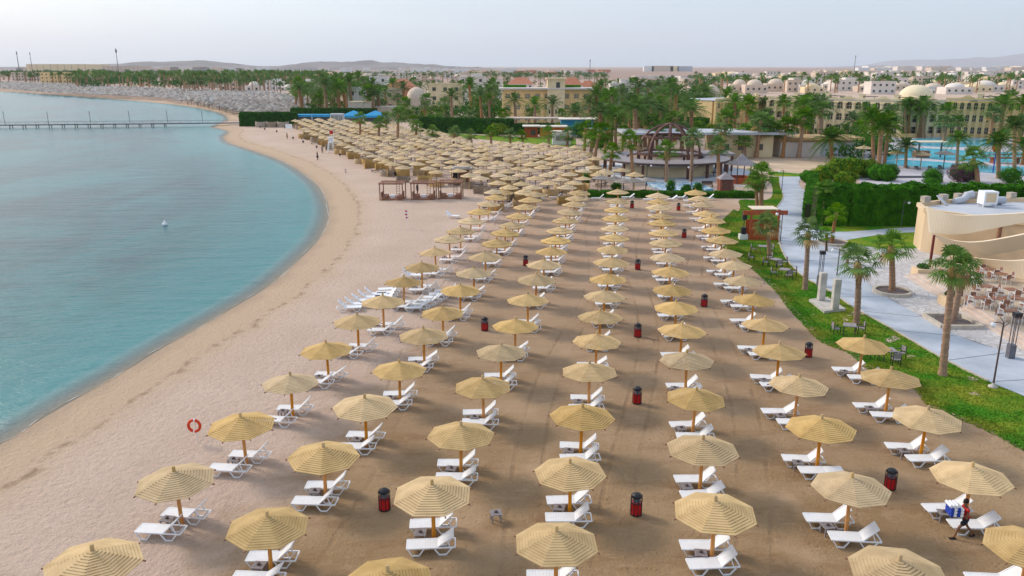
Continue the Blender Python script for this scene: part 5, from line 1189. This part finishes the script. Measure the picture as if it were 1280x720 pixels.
# ---------------------------------------------------------------- the man with towels
def person(loc, rz):
    root = thing('person', 'person in red shirt and dark shorts carrying stacked white and blue towels', 'person', loc, rz)
    # +x is the way he walks
    J = {'pel':(0,0,.93,.125),'sp1':(.02,0,1.10,.115),'sp2':(.05,0,1.28,.14),'nk':(.07,0,1.47,.055),'hd0':(.10,0,1.56,.075),'hd1':(.11,0,1.66,.098),'hd2':(.10,0,1.75,.07)}
    for s, sg in (('l',1),('r',-1)):
        J['sh'+s] = (.05,sg*.19,1.40,.058); J['el'+s] = (.10,sg*.25,1.13,.042); J['wr'+s] = (.34,sg*.17,1.08,.030); J['hn'+s] = (.42,sg*.14,1.08,.036)
        J['hp'+s] = (0,sg*.095,.88,.088)
    J['knl'] = (.28,.10,.52,.056); J['anl'] = (.40,.10,.10,.038); J['tol'] = (.56,.11,.04,.036)
    J['knr'] = (-.16,-.10,.50,.056); J['anr'] = (-.46,-.10,.16,.038); J['tor'] = (-.40,-.10,.03,.034)
    E = [('pel','sp1'),('sp1','sp2'),('sp2','nk'),('nk','hd0'),('hd0','hd1'),('hd1','hd2')]
    for s in 'lr': E += [('sp2','sh'+s),('sh'+s,'el'+s),('el'+s,'wr'+s),('wr'+s,'hn'+s),('pel','hp'+s),('hp'+s,'kn'+s),('kn'+s,'an'+s),('an'+s,'to'+s)]
    for s, sg in (('l',1),('r',-1)):
        for q, (dy, ln_) in enumerate(((-.03,.07),(-.01,.085),(.012,.08),(.032,.065))):
            J[f'f{s}{q}'] = (.42+ln_,sg*.14+dy,1.085-.015*q,.010); E.append(('hn'+s, f'f{s}{q}'))
        J['th'+s] = (.44,sg*.10-sg*.01,1.12,.011); E.append(('hn'+s,'th'+s))
    def skin(names, edges, off, name, material, parent, lvl=2, root_=None):
        me = bpy.data.meshes.new(name); ix = {k: i for i, k in enumerate(names)}
        me.from_pydata([J[k][:3] for k in names], [(ix[a], ix[b]) for a, b in edges], []); me.materials.append(material)
        o = ob(name, me, parent); md = o.modifiers.new('skin', 'SKIN'); md.use_smooth_shade = True
        for i, k in enumerate(names): me.skin_vertices[0].data[i].radius = (J[k][3]+off, J[k][3]+off)
        me.skin_vertices[0].data[ix[root_ or names[0]]].use_root = True
        s_ = o.modifiers.new('sub', 'SUBSURF'); s_.levels = lvl; s_.render_levels = lvl
        return o
    tmp = bpy.data.meshes.new('t'); tmp.from_pydata([(0,0,0)],[],[])
    def skinable(names, edges, off, name, m_, par): 
        me = bpy.data.meshes.new(name); o = bpy.data.objects.new(name, me); return None
    def go(names, edges, off, name, m_):
        me = bpy.data.meshes.new(name); ix = {k: i for i, k in enumerate(names)}
        bm = bmesh.new(); sl = bm.verts.layers.skin.verify(); vv = []
        for k in names:
            v = bm.verts.new(J[k][:3]); v[sl].radius = (J[k][3]+off, J[k][3]+off); vv.append(v)
        vv[0][sl].use_root = True
        for a, b in edges: bm.edges.new((vv[ix[a]], vv[ix[b]]))
        bm.to_mesh(me); bm.free(); me.materials.append(M[m_])
        o = ob(name, me, root); md = o.modifiers.new('skin', 'SKIN'); md.use_smooth_shade = True; s_ = o.modifiers.new('sub', 'SUBSURF'); s_.levels = 2; s_.render_levels = 2
        return o
    go(list(J), E, 0, 'body', 'skin')
    J['mal'] = (.075,.22,1.27,.056); J['mar'] = (.075,-.22,1.27,.056); J['wst'] = (0,0,.98,.125); J['ntk'] = (.06,0,1.42,.07)
    go(['sp1','wst','sp2','ntk','shl','mal','shr','mar'], [('sp1','wst'),('sp1','sp2'),('sp2','ntk'),('sp2','shl'),('shl','mal'),('sp2','shr'),('shr','mar')], .022, 'shirt', 'red')
    J['kl'] = (.20,.10,.64,.085); J['kr'] = (-.11,-.10,.62,.085); J['w2'] = (.0,0,1.0,.12)
    go(['pel','w2','hpl','kl','hpr','kr'], [('pel','w2'),('pel','hpl'),('hpl','kl'),('pel','hpr'),('hpr','kr')], .028, 'shorts', 'shorts')
    hm = MB(); hm.lathe([(.0,.125),(.06,.11),(.10,.06),(.112,.0),(.10,-.04),(.085,-.06)], 14, 0, (.09,0,1.70)); hm.build('hair', M['hair'], root)
    fc = MB(); fc.lathe([(0,.015),(.012,.0),(0,-.012)], 6, 0, (.205,.035,1.665)); fc.lathe([(0,.015),(.012,0),(0,-.012)], 6, 0, (.205,-.035,1.665)); fc.build('eyes', M['hair'], root)
    MB().bar((.19,0,1.66),(.225,0,1.625),.024,.03).build('nose', M['skin'], root)
    for (x, y, z, a) in ((.47,.11,.03,0),(-.42,-.10,.03,.5)): MB().box((x,y,z),(.28,.11,.05),0,0,0,a).build('sandal', M['black'], root)
    return root
pg = G(1203,672); pg.z = 0
person(pg, R(178))
tw = thing('towel_stack', 'stack of rolled white and blue striped towels held by the man', 'towels', (pg.x-.52, pg.y, 1.17), R(178))
for i in range(4):
    for j in range(3):
        MB().tube([(0,-.24,0),(0,.24,0)], .07, 10, 0).build('towel', M['towelb'] if i % 2 else M['towelw'], tw).location = ((i-1.5)*.135, 0, j*.135+.0)
for i in range(3): MB().tube([(0,-.22,0),(0,.22,0)], .07, 10).build('towel', M['towelw'], tw).location = ((i-1)*.135+.13, 0, .405)
# far people at the water
def tiny(x, y, top, bot, lb, i):
    o = thing('person', lb, 'person', G(x, y), i)
    mb = MB(); mb.tube([(.0,-.10,0),(0,-.10,.45),(0,-.06,.85)],[.05,.06,.09],6); mb.tube([(.1,.10,0),(.03,.10,.45),(0,.06,.85)],[.05,.06,.09],6); mb.tube([(0,0,.8),(0,0,1.1),(0,0,1.4),(0,0,1.5)],[.14,.13,.17,.06],8); mb.tube([(0,0,1.48),(0,0,1.6),(0,0,1.72),(0,0,1.78)],[.05,.1,.1,.04],8)
    for s in (-1,1): mb.tube([(0,s*.18,1.4),(.03,s*.23,1.1),(.12,s*.22,.88)],[.05,.04,.035],5)
    mb.build('body', M['skin'], o); MB().tube([(0,0,.84),(0,0,1.12),(0,0,1.43)],[.165,.155,.19],8).build('shirt', M[top], o); MB().tube([(0,0,.62),(0,0,.9)],[.17,.16],8).build('shorts', M[bot], o)
for i, (x, y, a, b, lb) in enumerate([(397,200,'dwood','shorts','person in dark clothes standing on sand below lifeguard chair'),(359,174,'wickerg','shorts','person in tan clothes left of the signboard posts'),(227,128,'rwood','shorts','person in dark red standing on the far sand'),(235,131,'dwood','shorts','person walking near the far water edge'),(522,243,'black','shorts','person seated look dark shirt at middle cabana'),(403,191.5,'gwood','shorts','person in grey near the lifeguard chair'),(967,193,'black','shorts','person in black at the door of thatched bar')]): tiny(x, y, a, b, lb, i)
# ---------------------------------------------------------------- hotel blocks
def facade(root, L_, H_, floors, nwin, wallm, th=.5, winw=1.7, winh=1.7, arch=True, zb=.9, pier=True, glassm='glass', skip=()):
    """a wall of real openings: spandrels and strips, the glass set back; x along the front, -y outwards"""
    fh = H_/floors; pitch = L_/nwin; mb = MB()
    for f in range(floors):
        z0 = f*fh; zs = z0+zb; zt = zs+winh
        mb.box((L_/2, 0, (z0+zs)/2), (L_, th, zs-z0)); mb.box((L_/2, 0, (zt+z0+fh)/2), (L_, th, z0+fh-zt))
        for i in range(nwin+1):
            x0 = max(0, i*pitch-(pitch-winw)/2); x1 = min(L_, i*pitch+(pitch-winw)/2)
            mb.box(((x0+x1)/2, 0, (zs+zt)/2), (x1-x0, th, zt-zs))
        if arch:
            for i in range(nwin):
                cx = (i+.5)*pitch
                for s in (-1, 1):
                    x = cx+s*winw/2; mb.add([(x,-th/2+.003,zt),(x-s*.45,-th/2+.003,zt),(x,-th/2+.003,zt-.5),(x,th/2,zt),(x-s*.45,th/2,zt),(x,th/2,zt-.5)], [(0,1,2),(1,4,5,2)])
    mb.build('front_wall', wallm, root)
    gm = MB().box((0,0,0),(winw+.1,.06,winh+.1)).mesh('window', M[glassm]); fm = MB().box((0,-.05,0),(.08,.06,winh)).box((0,-.05,.0),(winw,.06,.08)).mesh('window_bars', M['cream'])
    k = 0
    for f in range(floors):
        for i in range(nwin):
            if k >= 100: break
            wn = ob('window', gm, root, ((i+.5)*pitch, .18, f*fh+zb+winh/2)); ob('glazing_bars', fm, wn); k += 1
    if pier:
        pm = MB(); pm.box((0,0,H_*.46),(.75,.7,H_*.92)).box((0,-.1,H_*.92+.12),(.9,.9,.24)); pmm = pm.mesh('pier', wallm)
        for i in range(nwin+1): ob('pier', pmm, root, (i*pitch, -.5, 0))
def hotel(P0, P1, H_, floors, nwin, wallm, depth, lb, crest=True, **kw):
    d = P1-P0; L_ = d.length; root = thing('hotel_block', lb, 'hotel', P0, math.atan2(d.y, d.x)); facade(root, L_, H_, floors, nwin, wallm, **kw)
    mb = MB(); mb.box((L_/2, depth/2+.6, H_/2), (L_-.02, depth-.6, H_-.02)); mb.build('body', wallm, root)
    MB().box((L_/2, depth/2, H_+.1), (L_+.3, depth+.6, .2)).build('roof_slab', M['roofgrey'], root)
    mb = MB(); mb.box((L_/2,-.2,H_+.45),(L_,.3,.5)); mb.build('parapet', wallm, root)
    if crest:
        n_ = max(2, int(L_/9))
        for i in range(n_):
            x = (i+.5)*L_/n_; mb = MB(); pts = [(-1.7,0),(-1.7,.2),(-1.0,.4),(-.6,.8),(.6,.8),(1.0,.4),(1.7,.2),(1.7,0)]
            k_ = len(pts); mb.add([(a,-.25,b) for a,b in pts]+[(a,.25,b) for a,b in pts], [tuple(range(k_)), tuple(reversed(range(k_,2*k_)))]+[(j,(j+1)%k_+0,k_+(j+1)%k_,k_+j) for j in range(k_)])
            mb.build('gable', wallm, root).location = (x,-.2,H_+.6)
            MB().box((0,0,.0),(3.4,2.6,.15)).box((-1.5,-1.1,-.6),(.12,.12,1.2)).box((1.5,-1.1,-.6),(.12,.12,1.2)).build('roof_pergola', M['dwood'], root).location = (x+L_/n_/2,3.5,H_+1.1)
            MB().box((0,0,0),(1.7,.5,2.4)).box((0,0,1.3),(1.9,.7,.2)).build('chimney', M['cream'], root).location = (x+L_/n_/2-2.2,3,H_+.4)
    return root
hotel(G(891,166), G(958,161), 9.2, 3, 8, M['yellow'], 14, 'left end block of yellow hotel behind palms', crest=True, winw=1.5, winh=1.6, glassm='gglass')
hotel(G(958,163), G(1122,171.5), 9.6, 3, 15, M['cream'], 14, 'long cream hotel block with three rows of arched windows', winw=1.8, winh=1.9)
b = hotel(G(1122,171.5), G(1176,170.5), 9.4, 3, 5, M['cream'], 16, 'hotel centre block with open balconies under the big dome', crest=False, winw=2.6, winh=1.9, arch=False)
hotel(G(1176,170), G(1345,176), 9.9, 3, 19, M['yellow'], 14, 'yellow hotel block right of dome with stepped bays', winw=1.35, winh=1.8)
for i in range(6): MB().box((2+i*10,-2.2,.6),(6,.25,1.1)).build('garden_wall', M['yellow'], b) if i < 1 else None
dm = thing('hotel_dome', 'big ribbed pale yellow dome above the hotel roof', 'dome', (G(1143,165).x+6, G(1143,165).y+14, 0)); r_ = 5.0
MB().lathe([(r_*math.cos(t), 9.9+r_*.72*math.sin(t)) for t in [i*math.pi/2/9 for i in range(10)]], 24).build('shell', mat('dome_paint',(.82,.72,.50),(.74,.64,.44),.5,.8), dm); MB().lathe([(r_+.3,6),(r_+.3,9.9),(r_,10.2)], 24).build('drum', M['cream'], dm)
hotel(G(1181,160)+Vector((0,14,0)), G(1190,160)+Vector((0,14,0)), 12.0, 4, 2, M['whitepaint'], 6, 'small white blue roof block beside the dome', crest=False, winw=1.0, winh=1.2, arch=False, pier=False)
# cream hotel with turret
P0, P1 = G(629,154), G(738,154); tw_ = hotel(P0, P1, 11.2, 3, 9, M['yellow'], 14, 'cream hotel with square turret and wide flat eaves', crest=False, winw=1.6, winh=1.5, arch=False, glassm='gglass')
L_ = (P1-P0).length; MB().box((L_/2,2,11.7),(L_+3,8,.55)).build('wide_eaves', M['pale'], tw_)
x = L_*.60; MB().box((x,1.0,7.4),(6.0,5.5,14.8)).build('turret', M['cream'], tw_); MB().box((x,1.0,15.0),(7.0,6.6,.5)).build('turret_roof', M['cream'], tw_)
wn = MB().box((x+.6,-1.80,12.8),(1.3,.12,2.0)).build('turret_window', M['glass'], tw_)
for i in range(5): MB().box((x+(i-2)*1.1,-1.80,4+ (i%2)*.0),(.5,.1,1.4)).build('slit_window', M['glass'], tw_)
for i, (x0, w2, m_) in enumerate(((4,8,'leaf'),(24,6,'leaf'),(19,4,'leafd'))):
    MB().box((x0,6,12.3),(w2,4,.9)).build('roof_garden', M['leaf'], tw_)
# colourful snack bars in front of it
for (x, y, w_, hh, m_, nm, lb) in [(664,172,3.6,3.0,'redframe','snack_kiosk','red kiosk behind straw parasols below turret hotel'),(691,172,7,2.9,'orange','snack_kiosk','bright orange panelled snack bar below turret hotel'),(721,169,9,4.4,'blue','blue_kiosk','bright blue walled kiosk between palms'),(741,173,3,2.4,'orange','snack_kiosk','small orange box right of blue kiosk')]:
    o = thing(nm, lb, 'kiosk', G(x, y)); MB().box((0,2,hh/2),(w_,3.5,hh)).build('wall', M[m_], o); MB().box((0,1.4,hh+.12),(w_+1.2,5.4,.24)).build('roof', M['pale'], o); MB().box((w_*.15,.2,hh*.45),(w_*.35,.12,hh*.45)).build('counter_opening', M['glass'], o)
o = thing('long_canopy', 'long low tan canopy roof below the turret hotel', 'canopy', G(628,166)); MB().box((13,0,4.3),(30,5,.4),R(-3)).build('roof', M['beige'], o)
for i in range(6): MB().box((i*5.2,-1.5-.27*i,2.05),(.25,.25,4.1)).build('post', M['pale'], o)
o = thing('white_kiosk', 'small white flat roofed kiosk at the back of straw parasols', 'kiosk', G(702,181)); MB().box((0,1,1.6),(4.6,2.5,3.2)).build('wall', M['whitepaint'], o); MB().box((0,1,3.3),(5.4,3.2,.2)).build('roof', M['pale'], o); MB().box((0,-.29,1.7),(3,.1,1.3)).build('window', M['gglass'], o)
o = thing('teal_tent', 'small bright teal canopy among palms left of dome', 'canopy', G(757,178)); MB().lathe([(2.4,3.0),(0,4.3)], 4, smooth=False).build('cloth', M['blue'], o); MB().tube([(0,0,0),(0,0,4.2)],.08,6).build('pole', M['white'], o)
# ---------------------------------------------------------------- houses of the resort and the town
WM = {}
def house(x, y, wpx, top, m_, roof, lb, group=None, wins=True, depth=None, nf=2):
    g = G(x, y); W_ = wpx/FPX*g.y*1.0; H_ = max(2.5, HT(x, y, top)); D_ = depth or max(6, W_*.7); root = thing('house', lb, 'house', g, 0, group)
    hh = H_ if roof in ('flat','step') else H_*.62
    mb = MB(); mb.box((0, D_/2, hh/2), (W_, D_, hh))
    if roof == 'step': mb.box((W_*.18, D_*.4, hh+1.1), (W_*.42, D_*.5, 2.2)); mb.box((-W_*.3, D_*.3, hh+.6), (W_*.2, D_*.3, 1.2))
    mb.build('wall', M[m_], root)
    if roof == 'dome':
        r_ = min(W_, D_)*.48; n_ = max(1, int(W_/(2*r_)+.3))
        for i in range(n_): MB().lathe([(r_*math.cos(t), (H_-hh)*math.sin(t)) for t in [k*math.pi/2/6 for k in range(7)]], 14, 0, ((i-(n_-1)/2)*W_/n_, D_/2, hh)).build('dome', M[m_], root)
    elif roof == 'hip': MB().add([(-W_*.55,-.5,hh),(W_*.55,-.5,hh),(W_*.55,D_+.5,hh),(-W_*.55,D_+.5,hh),(-W_*.2,D_/2,H_),(W_*.2,D_/2,H_)], [(0,1,5,4),(1,2,5),(2,3,4,5),(3,0,4),(0,3,2,1)]).build('roof', M['pink'], root)
    else: MB().box((0, D_/2, hh+.15), (W_+.4, D_+.4, .3)).box((0,-.05,hh+.5),(W_,.3,.5)).build('parapet', M[m_], root)
    if wins:
        nw = max(2, min(9, int(W_/4))); nf = max(1, int(hh/3.2)); key = (round(g.y/100))
        if 'w' not in WM: WM['w'] = MB().box((0,0,0),(1.5,.2,1.5)).mesh('window', M['glass'])
        for f in range(nf):
            for i in range(nw): ob('window', WM['w'], root, ((i+.5)*W_/nw-W_/2, -.05, hh*(f+.5)/nf+.1))
    return root
for a in [(447,147,22,111,'whitepaint','flat','tall white house among palms left of the domed house'),(520,146,36,109,'beige','dome','beige house with big rounded dome roof behind palms'),(493,140,20,112,'beige','flat','narrow beige house left of domed house'),(557,140,40,106,'cream','flat','cream house with terrace parapet above green garden'),(500,128,36,99,'pink','hip','terracotta roofed house behind the domed house'),(475,132,26,112,'beige','flat','low beige house between palms'),(458,122,16,91,'beige','dome','pale domed house in front of the white town'),(474,126,22,97,'whitepaint','flat','white flat roofed house with parapet'),(590,128,32,97,'pale','step','pale stepped house behind palms'),(618,122,20,100,'pale','flat','pale house near turret hotel left side'),(651,118,30,97,'pale','hip','red roofed villa behind the turret hotel left side'),(714,122,28,97,'pale','hip','red hipped roof villa right of turret'),(735,120,20,101,'beige','hip','small red roof villa right of the turret villa'),(775,148,26,106,'pale','step','pinkish white stepped house in the palms'),(800,138,24,108,'pale','step','pale stepped house behind the central palms'),(812,130,26,100,'beige','flat','beige house in mid palm band'),(890,146,34,106,'beige','dome','pinkish house block left of yellow hotel'),(865,150,26,130,'pale','flat','low pale house behind the green hedge'),(850,154,30,131,'glass','flat','long dark glass fronted terrace block behind hedge')]:
    house(*a)
# left resort, far shore
house(73,91.5,75,80.5,'cream','flat','long cream hotel with window row at the far left shore'); house(76,104,48,91,'yellow','flat','yellow seafront villa on the far beach at left'); house(33,101,34,91,'beige','flat','low beige block left of the yellow villa'); house(152,92,46,83,'beige','flat','long pale block right of the far cream hotel'); house(108,105,12,94,'pale','flat','narrow pale annex right of the yellow seafront villa')
r3 = random.Random(21); hi = 0
def scatter_houses(x0, x1, y0, y1, n, mats_, roofs, hs, ws, grp, where, wins):
    global hi
    k = 0
    pl = sorted([(r3.uniform(y0, y1), r3.uniform(x0, x1)) for _ in range(n)], reverse=True)
    for y, x in pl:
        g = G(x, y); H_ = r3.uniform(*hs); W_ = r3.uniform(*ws); v = CAM_H-H_
        top = 360-FPX*math.tan(PITCH*0+math.atan2(-(v), g.y)+PITCH) if True else 0
        house(x, y, W_/g.y*FPX, top, r3.choice(mats_), r3.choice(roofs), f'{where}, {nth(k) if k else "first"} from the front', grp, wins); k += 1
scatter_houses(250,430,101,116,26,['pale','beige','whitepaint','pale'],['dome','step','flat'],(5,8),(9,16),'low pale houses behind the far beach palms','low pale house behind the far beach palms',True)
scatter_houses(330,640,93,103,44,['beige','pale','cream','beige'],['step','flat','dome'],(6,10),(12,24),'beige town houses behind the palms','beige town house behind the palms',True)
scatter_houses(395,640,89,92.5,34,['whitepaint','whitepaint','pale'],['step','flat'],(9,16),(20,50),'white town blocks below the hills','white town block below the hills',False)
scatter_houses(560,760,89.5,93,34,['beige','pink','pale'],['flat','hip'],(5,9),(18,40),'row of small houses at the desert edge','small house at the desert edge',False)
scatter_houses(900,1290,97,103,60,['pale','beige','cream','pale'],['dome','step','flat'],(7,12),(14,30),'low desert town houses beyond the yellow hotel','low town house beyond the yellow hotel',True)
scatter_houses(860,1290,106,118,40,['pale','beige','cream'],['dome','step','flat','dome'],(6,10),(12,24),'domed houses just behind the yellow hotel','house just behind the yellow hotel',True)
scatter_houses(1080,1290,87.2,88.4,40,['pale','whitepaint','beige'],['flat','step'],(10,22),(40,120),'pale distant town strip at the mountain foot','distant town block at mountain foot',False)
scatter_houses(0,330,87.5,90,40,['beige','pale','whitepaint','thatch'],['flat','step'],(9,17),(20,60),'grey distant town blocks at far left','distant grey town block at far left',False)
scatter_houses(780,960,98,102,8,['whitepaint','pale'],['flat'],(4,6),(40,80),'long white sheds at the desert edge','long white shed at the desert edge',False)
for a in [(828,89.3,26,82.5,'beige','flat','unfinished brown apartment block on desert horizon'),(843,89.3,10,83,'cream','flat','cream apartment tower on desert horizon'),(856,89.3,18,83,'roofgrey','flat','grey apartment block on desert horizon, rightmost'),(811,89.3,12,82.8,'whitepaint','flat','white block on the desert horizon, leftmost')]: house(*a, wins=False)
house(1020,101,26,95.5,'rwood','flat','dark brown flat building in the desert town', wins=True)
# towers and masts
for (x, y, yt, w_, lb) in [(26,100,64,1.3,'tall slim water tower at far left'),(42,98,65,1.1,'second slim tower at far left, right of the tallest'),(148.5,92,60,2.2,'dark tall tower on horizon above the bay'),(737,104,74,.9,'thin antenna mast above the palms'),(1067,95,69,1.4,'leaning look lattice mast in the desert')]:
    g = G(x, y); h = HT(x, y, yt); o = thing('tower', lb, 'tower', g); MB().tube([(0,0,0),(0,0,h)],[w_*.5,w_*.3],8).build('shaft', M['greymetal'], o)
    MB().lathe([(w_*.3,h*.80),(w_*1.1,h*.84),(w_*1.1,h*.92),(w_*.4,h*.96)] if w_ > 1.5 else [(w_*.4,h*.9),(w_*.8,h*.92),(w_*.4,h*.97)], 10).build('head', M['greymetal'], o)
# far palms and trees
def place_low(pr, x, y, h, cs, lb, grp):
    g = G(x, y); return pr.put(g, r3.uniform(0,6.28), lb, grp, (cs, cs, h/H0))
FARL = []
def lowpoly(kind, seed):
    q = random.Random(seed); mb = MB(); mb.tube([(0,0,-.1),(0,0,H0)],[.3,.24],5,0,False)
    for k in range(22):
        az = k*2.4+q.random()*.3; el = R(75-100*k/22); l = (2.4 if kind else 1.9)*q.uniform(.85,1.1); d = Vector((math.cos(az)*math.cos(el),math.sin(az)*math.cos(el),math.sin(el))); s_ = Vector((-math.sin(az),math.cos(az),0)); t0 = Vector((0,0,H0)); w_ = .26 if kind else .42
        m_ = t0+d*l*.6; tp = t0+d*l-Vector((0,0,.55*l*.5)); mb.add([t0, m_+s_*w_, tp, m_-s_*w_], [(0,1,2,3)], 1)
    return mb
LPM = [lowpoly(1,1), lowpoly(1,2), lowpoly(0,3)]; LP_ = None
def palm_field(x0, x1, y0, y1, n, hs, grp, lb, protos=None, cs=(1.0,1.5), name='distant_palms'):
    pts = []
    for k in range(n):
        x, y = r3.uniform(x0, x1), r3.uniform(y0, y1); g = G(x, y)
        if shore_sd(np.array([[g.x, g.y]]))[0] < 20: continue
        pts.append((x, g))
    pts.sort(key=lambda q: q[0])
    if grp is None:
        mb = MB()
        for x, g in pts:
            me = LPM[r3.randrange(len(LPM))]; c = r3.uniform(*cs); h = r3.uniform(*hs)/H0; a = r3.uniform(0,6.28); ca, sa = math.cos(a)*c, math.sin(a)*c
            mb.v, o_ = mb.v, len(mb.v)
            mb.v += [(g.x+v[0]*ca-v[1]*sa, g.y+v[0]*sa+v[1]*ca, h*H0+(v[2]-H0)*(h if v[2] < H0-.1 and mi_trunk(v) else c)) for v in me.v]
            mb.f += [[i+o_ for i in f] for f in me.f]; mb.m += me.m; mb.s += me.s
        tag(mb.build(name, [M['trunk'], M['date']]), lb, 'palms', kind='stuff'); return
    for k, (x, g) in enumerate(pts):
        (protos or LP_)[r3.randrange(len(protos or LP_))].put(g, r3.uniform(0,6.28), lb+f', {nth(k)} from the left', grp, (lambda c: (c, c, r3.uniform(*hs)/H0))(r3.uniform(*cs)))
def mi_trunk(v): return v[0]**2+v[1]**2 < .1
palm_field(95,410,103,112.5,260,(9,13.5),None,'dense band of palms behind the grey thatched parasols',None,(1.6,2.3))
palm_field(230,430,112,119,70,(7,11),None,'palms along the back edge of the grey parasol field',None,(1.3,1.9))
palm_field(370,475,118,151,55,(5,8.5),'palms among the low houses','palm among low houses behind the blue awnings',FANM+DATEM,(1.1,1.5))
palm_field(440,640,108,150,62,(4.5,7.2),'palms between resort houses','palm between resort houses left of turret hotel',FANM+DATEM,(1.1,1.6))
palm_field(740,900,114,165,58,(4.5,6.8),'palms in the central garden','palm in the central garden between hotels',FANM+DATEM,(1.1,1.6))
palm_field(745,880,150,196,28,(4.5,6.5),'slim palms close behind the pavilion','slim palm close behind round pavilion',FANM+DATEM,(.95,1.25))
palm_field(885,1290,163,180,26,(5,7.5),'palms between hotel and pools','palm between yellow hotel and pools',FANM+DATEM,(1.0,1.4))
palm_field(890,1000,190,200,9,(4,6.5),'palms along the cream bar wall','palm along the low cream bar wall',FANM,(1.0,1.2))
palm_field(860,1290,101,117,120,(8,12),None,'palms rising behind the yellow hotel roofs',None,(1.4,2.1))
palm_field(430,760,97,108,110,(7,11),None,'palms between the town and the resort houses',None,(1.4,2.1))
palm_field(-20,100,99,106,60,(8,12),None,'palms at the far left shore resort',None,(1.6,2.3))
# broad distant tree masses
def tree_mass(name, x0, x1, y0, y1, n, hs, rs, m_, lb, seed=1):
    q = np.random.RandomState(seed); Ps, Ns = [], []
    for k in range(n):
        g = G(q.uniform(x0,x1), q.uniform(y0,y1)); h = q.uniform(*hs); r_ = q.uniform(*rs)
        p, nn = ball_pts(70, r_, (g.x, g.y, h-r_*.5), seed*1000+k, (1.3,1.3,.8), .2); p[:,2] = np.maximum(p[:,2], .1); Ps.append(p); Ns.append(nn)
    tag(ob(name, leafmesh(name, np.vstack(Ps), np.vstack(Ns), rs[0]*.30, M[m_], seed)), lb, 'trees', kind='stuff')
tree_mass('distant_trees', 0, 420, 92, 98, 300, (6,11), (4,7), 'leafd', 'dark band of distant trees behind the far resort', 1)
tree_mass('distant_trees', 360, 760, 93, 99, 260, (5,9), (3,6), 'leafd', 'dark trees between the white town and resort', 2)
tree_mass('distant_trees', 860, 1290, 99, 112, 330, (5,9), (2.5,4.5), 'leafd', 'trees scattered in the desert town', 3)
tree_mass('garden_trees', 95, 430, 100, 112, 420, (5,10), (2.5,4.5), 'leafd', 'dense garden greenery behind the far beach', 4)
tree_mass('garden_trees', 380, 740, 104, 149, 270, (2.5,5), (1.6,3.2), 'leafd', 'garden greenery between resort houses', 5)
tree_mass('garden_trees', 740, 900, 106, 162, 210, (2.5,5), (1.8,3.4), 'leafd', 'garden greenery between the palms of central garden', 6)
tree_mass('garden_trees', 950, 1290, 166, 170, 60, (1,1.6), (.9,1.4), 'leafd', 'low planting along the foot of the yellow hotel', 7)
tree_mass('garden_trees', 1040, 1110, 176, 200, 40, (2,4), (1.4,2.4), 'leafd', 'shrubbery under the date palms left of the pool', 8)
# hills and mountains
def ridge(name, prof, dist, depth, m_, seed):
    q = random.Random(seed); n = 160; rows_ = 14; xs_ = []; V = []; 
    def hgt(px):
        for (a, ha), (b, hb) in zip(prof, prof[1:]):
            if a <= px <= b:
                t = (px-a)/(b-a); t = t*t*(3-2*t)*.6+t*.4; return ha+(hb-ha)*t
        return 83
    from mathutils import noise
    for j in range(rows_):
        f = j/(rows_-1); env = math.sin(min(1, f*2.0)*math.pi/2) if f < .5 else math.cos((f-.5)*math.pi)
        for i in range(n+1):
            px = prof[0][0]+(prof[-1][0]-prof[0][0])*i/n; v = (360-hgt(px))/FPX; y_ = dist+(f-.5)*depth
            zt = CAM_H+dist*(-sp+v*cp)/(cp+v*sp); zt = max(0, zt); k = .78+.14*noise.fractal(Vector((px*.06, f*3.1, seed)), 1, 2, 5)
            V.append(((px-640)/FPX*dist/cp*1.0, y_, zt*env*k-(3 if f in (0,1) else 0)))
    F_ = [(j*(n+1)+i, j*(n+1)+i+1, (j+1)*(n+1)+i+1, (j+1)*(n+1)+i) for j in range(rows_-1) for i in range(n)]
    mb = MB(); mb.add(V, F_, 0, True); tag(mb.build(name, m_), kind='structure')
mh = mat('hill_rock', (.24,.22,.22), (.15,.14,.15), .004, .95, 6, .01)
ridge('hills', [(-40,83),(0,83),(60,83),(130,82.5),(170,81),(200,77.5),(225,75),(255,73),(285,73.5),(300,76),(318,80),(345,81.5),(378,81.5),(400,78),(415,74),(432,73),(445,74.5),(460,75),(472,73),(490,75),(520,77),(545,78),(560,81),(600,83)], 5200, 1800, mh, 3)
mm = mat('mountain_rock', (.20,.20,.24), (.15,.15,.19), .0006, .95)
ridge('mountains', [(1040,83),(1070,80),(1090,73),(1110,71),(1130,73),(1150,71),(1175,69),(1195,70),(1212,68),(1228,65),(1240,63),(1250,66),(1262,70),(1278,67),(1300,68),(1340,75),(1400,83)], 21000, 5000, mm, 5)
# haze
hz = MB().box((0, 11500, 395), (42000, 24500, 804)).build('haze', None); hz.data.materials.clear()
m = bpy.data.materials.new('haze_air'); m.use_nodes = True; t_ = m.node_tree; t_.nodes.clear(); o_ = N(t_, 'ShaderNodeOutputMaterial'); v_ = N(t_, 'ShaderNodeVolumePrincipled'); v_.inputs['Density'].default_value = .000045; v_.inputs['Color'].default_value = (.86,.93,1,1); v_.inputs['Anisotropy'].default_value = .2
L(t_, v_.outputs[0], o_.inputs['Volume']); hz.data.materials.append(m); tag(hz, 'thin pale haze over the bay, town and desert', 'haze', kind='stuff')
hz.location.z = 0; hz.visible_shadow = True
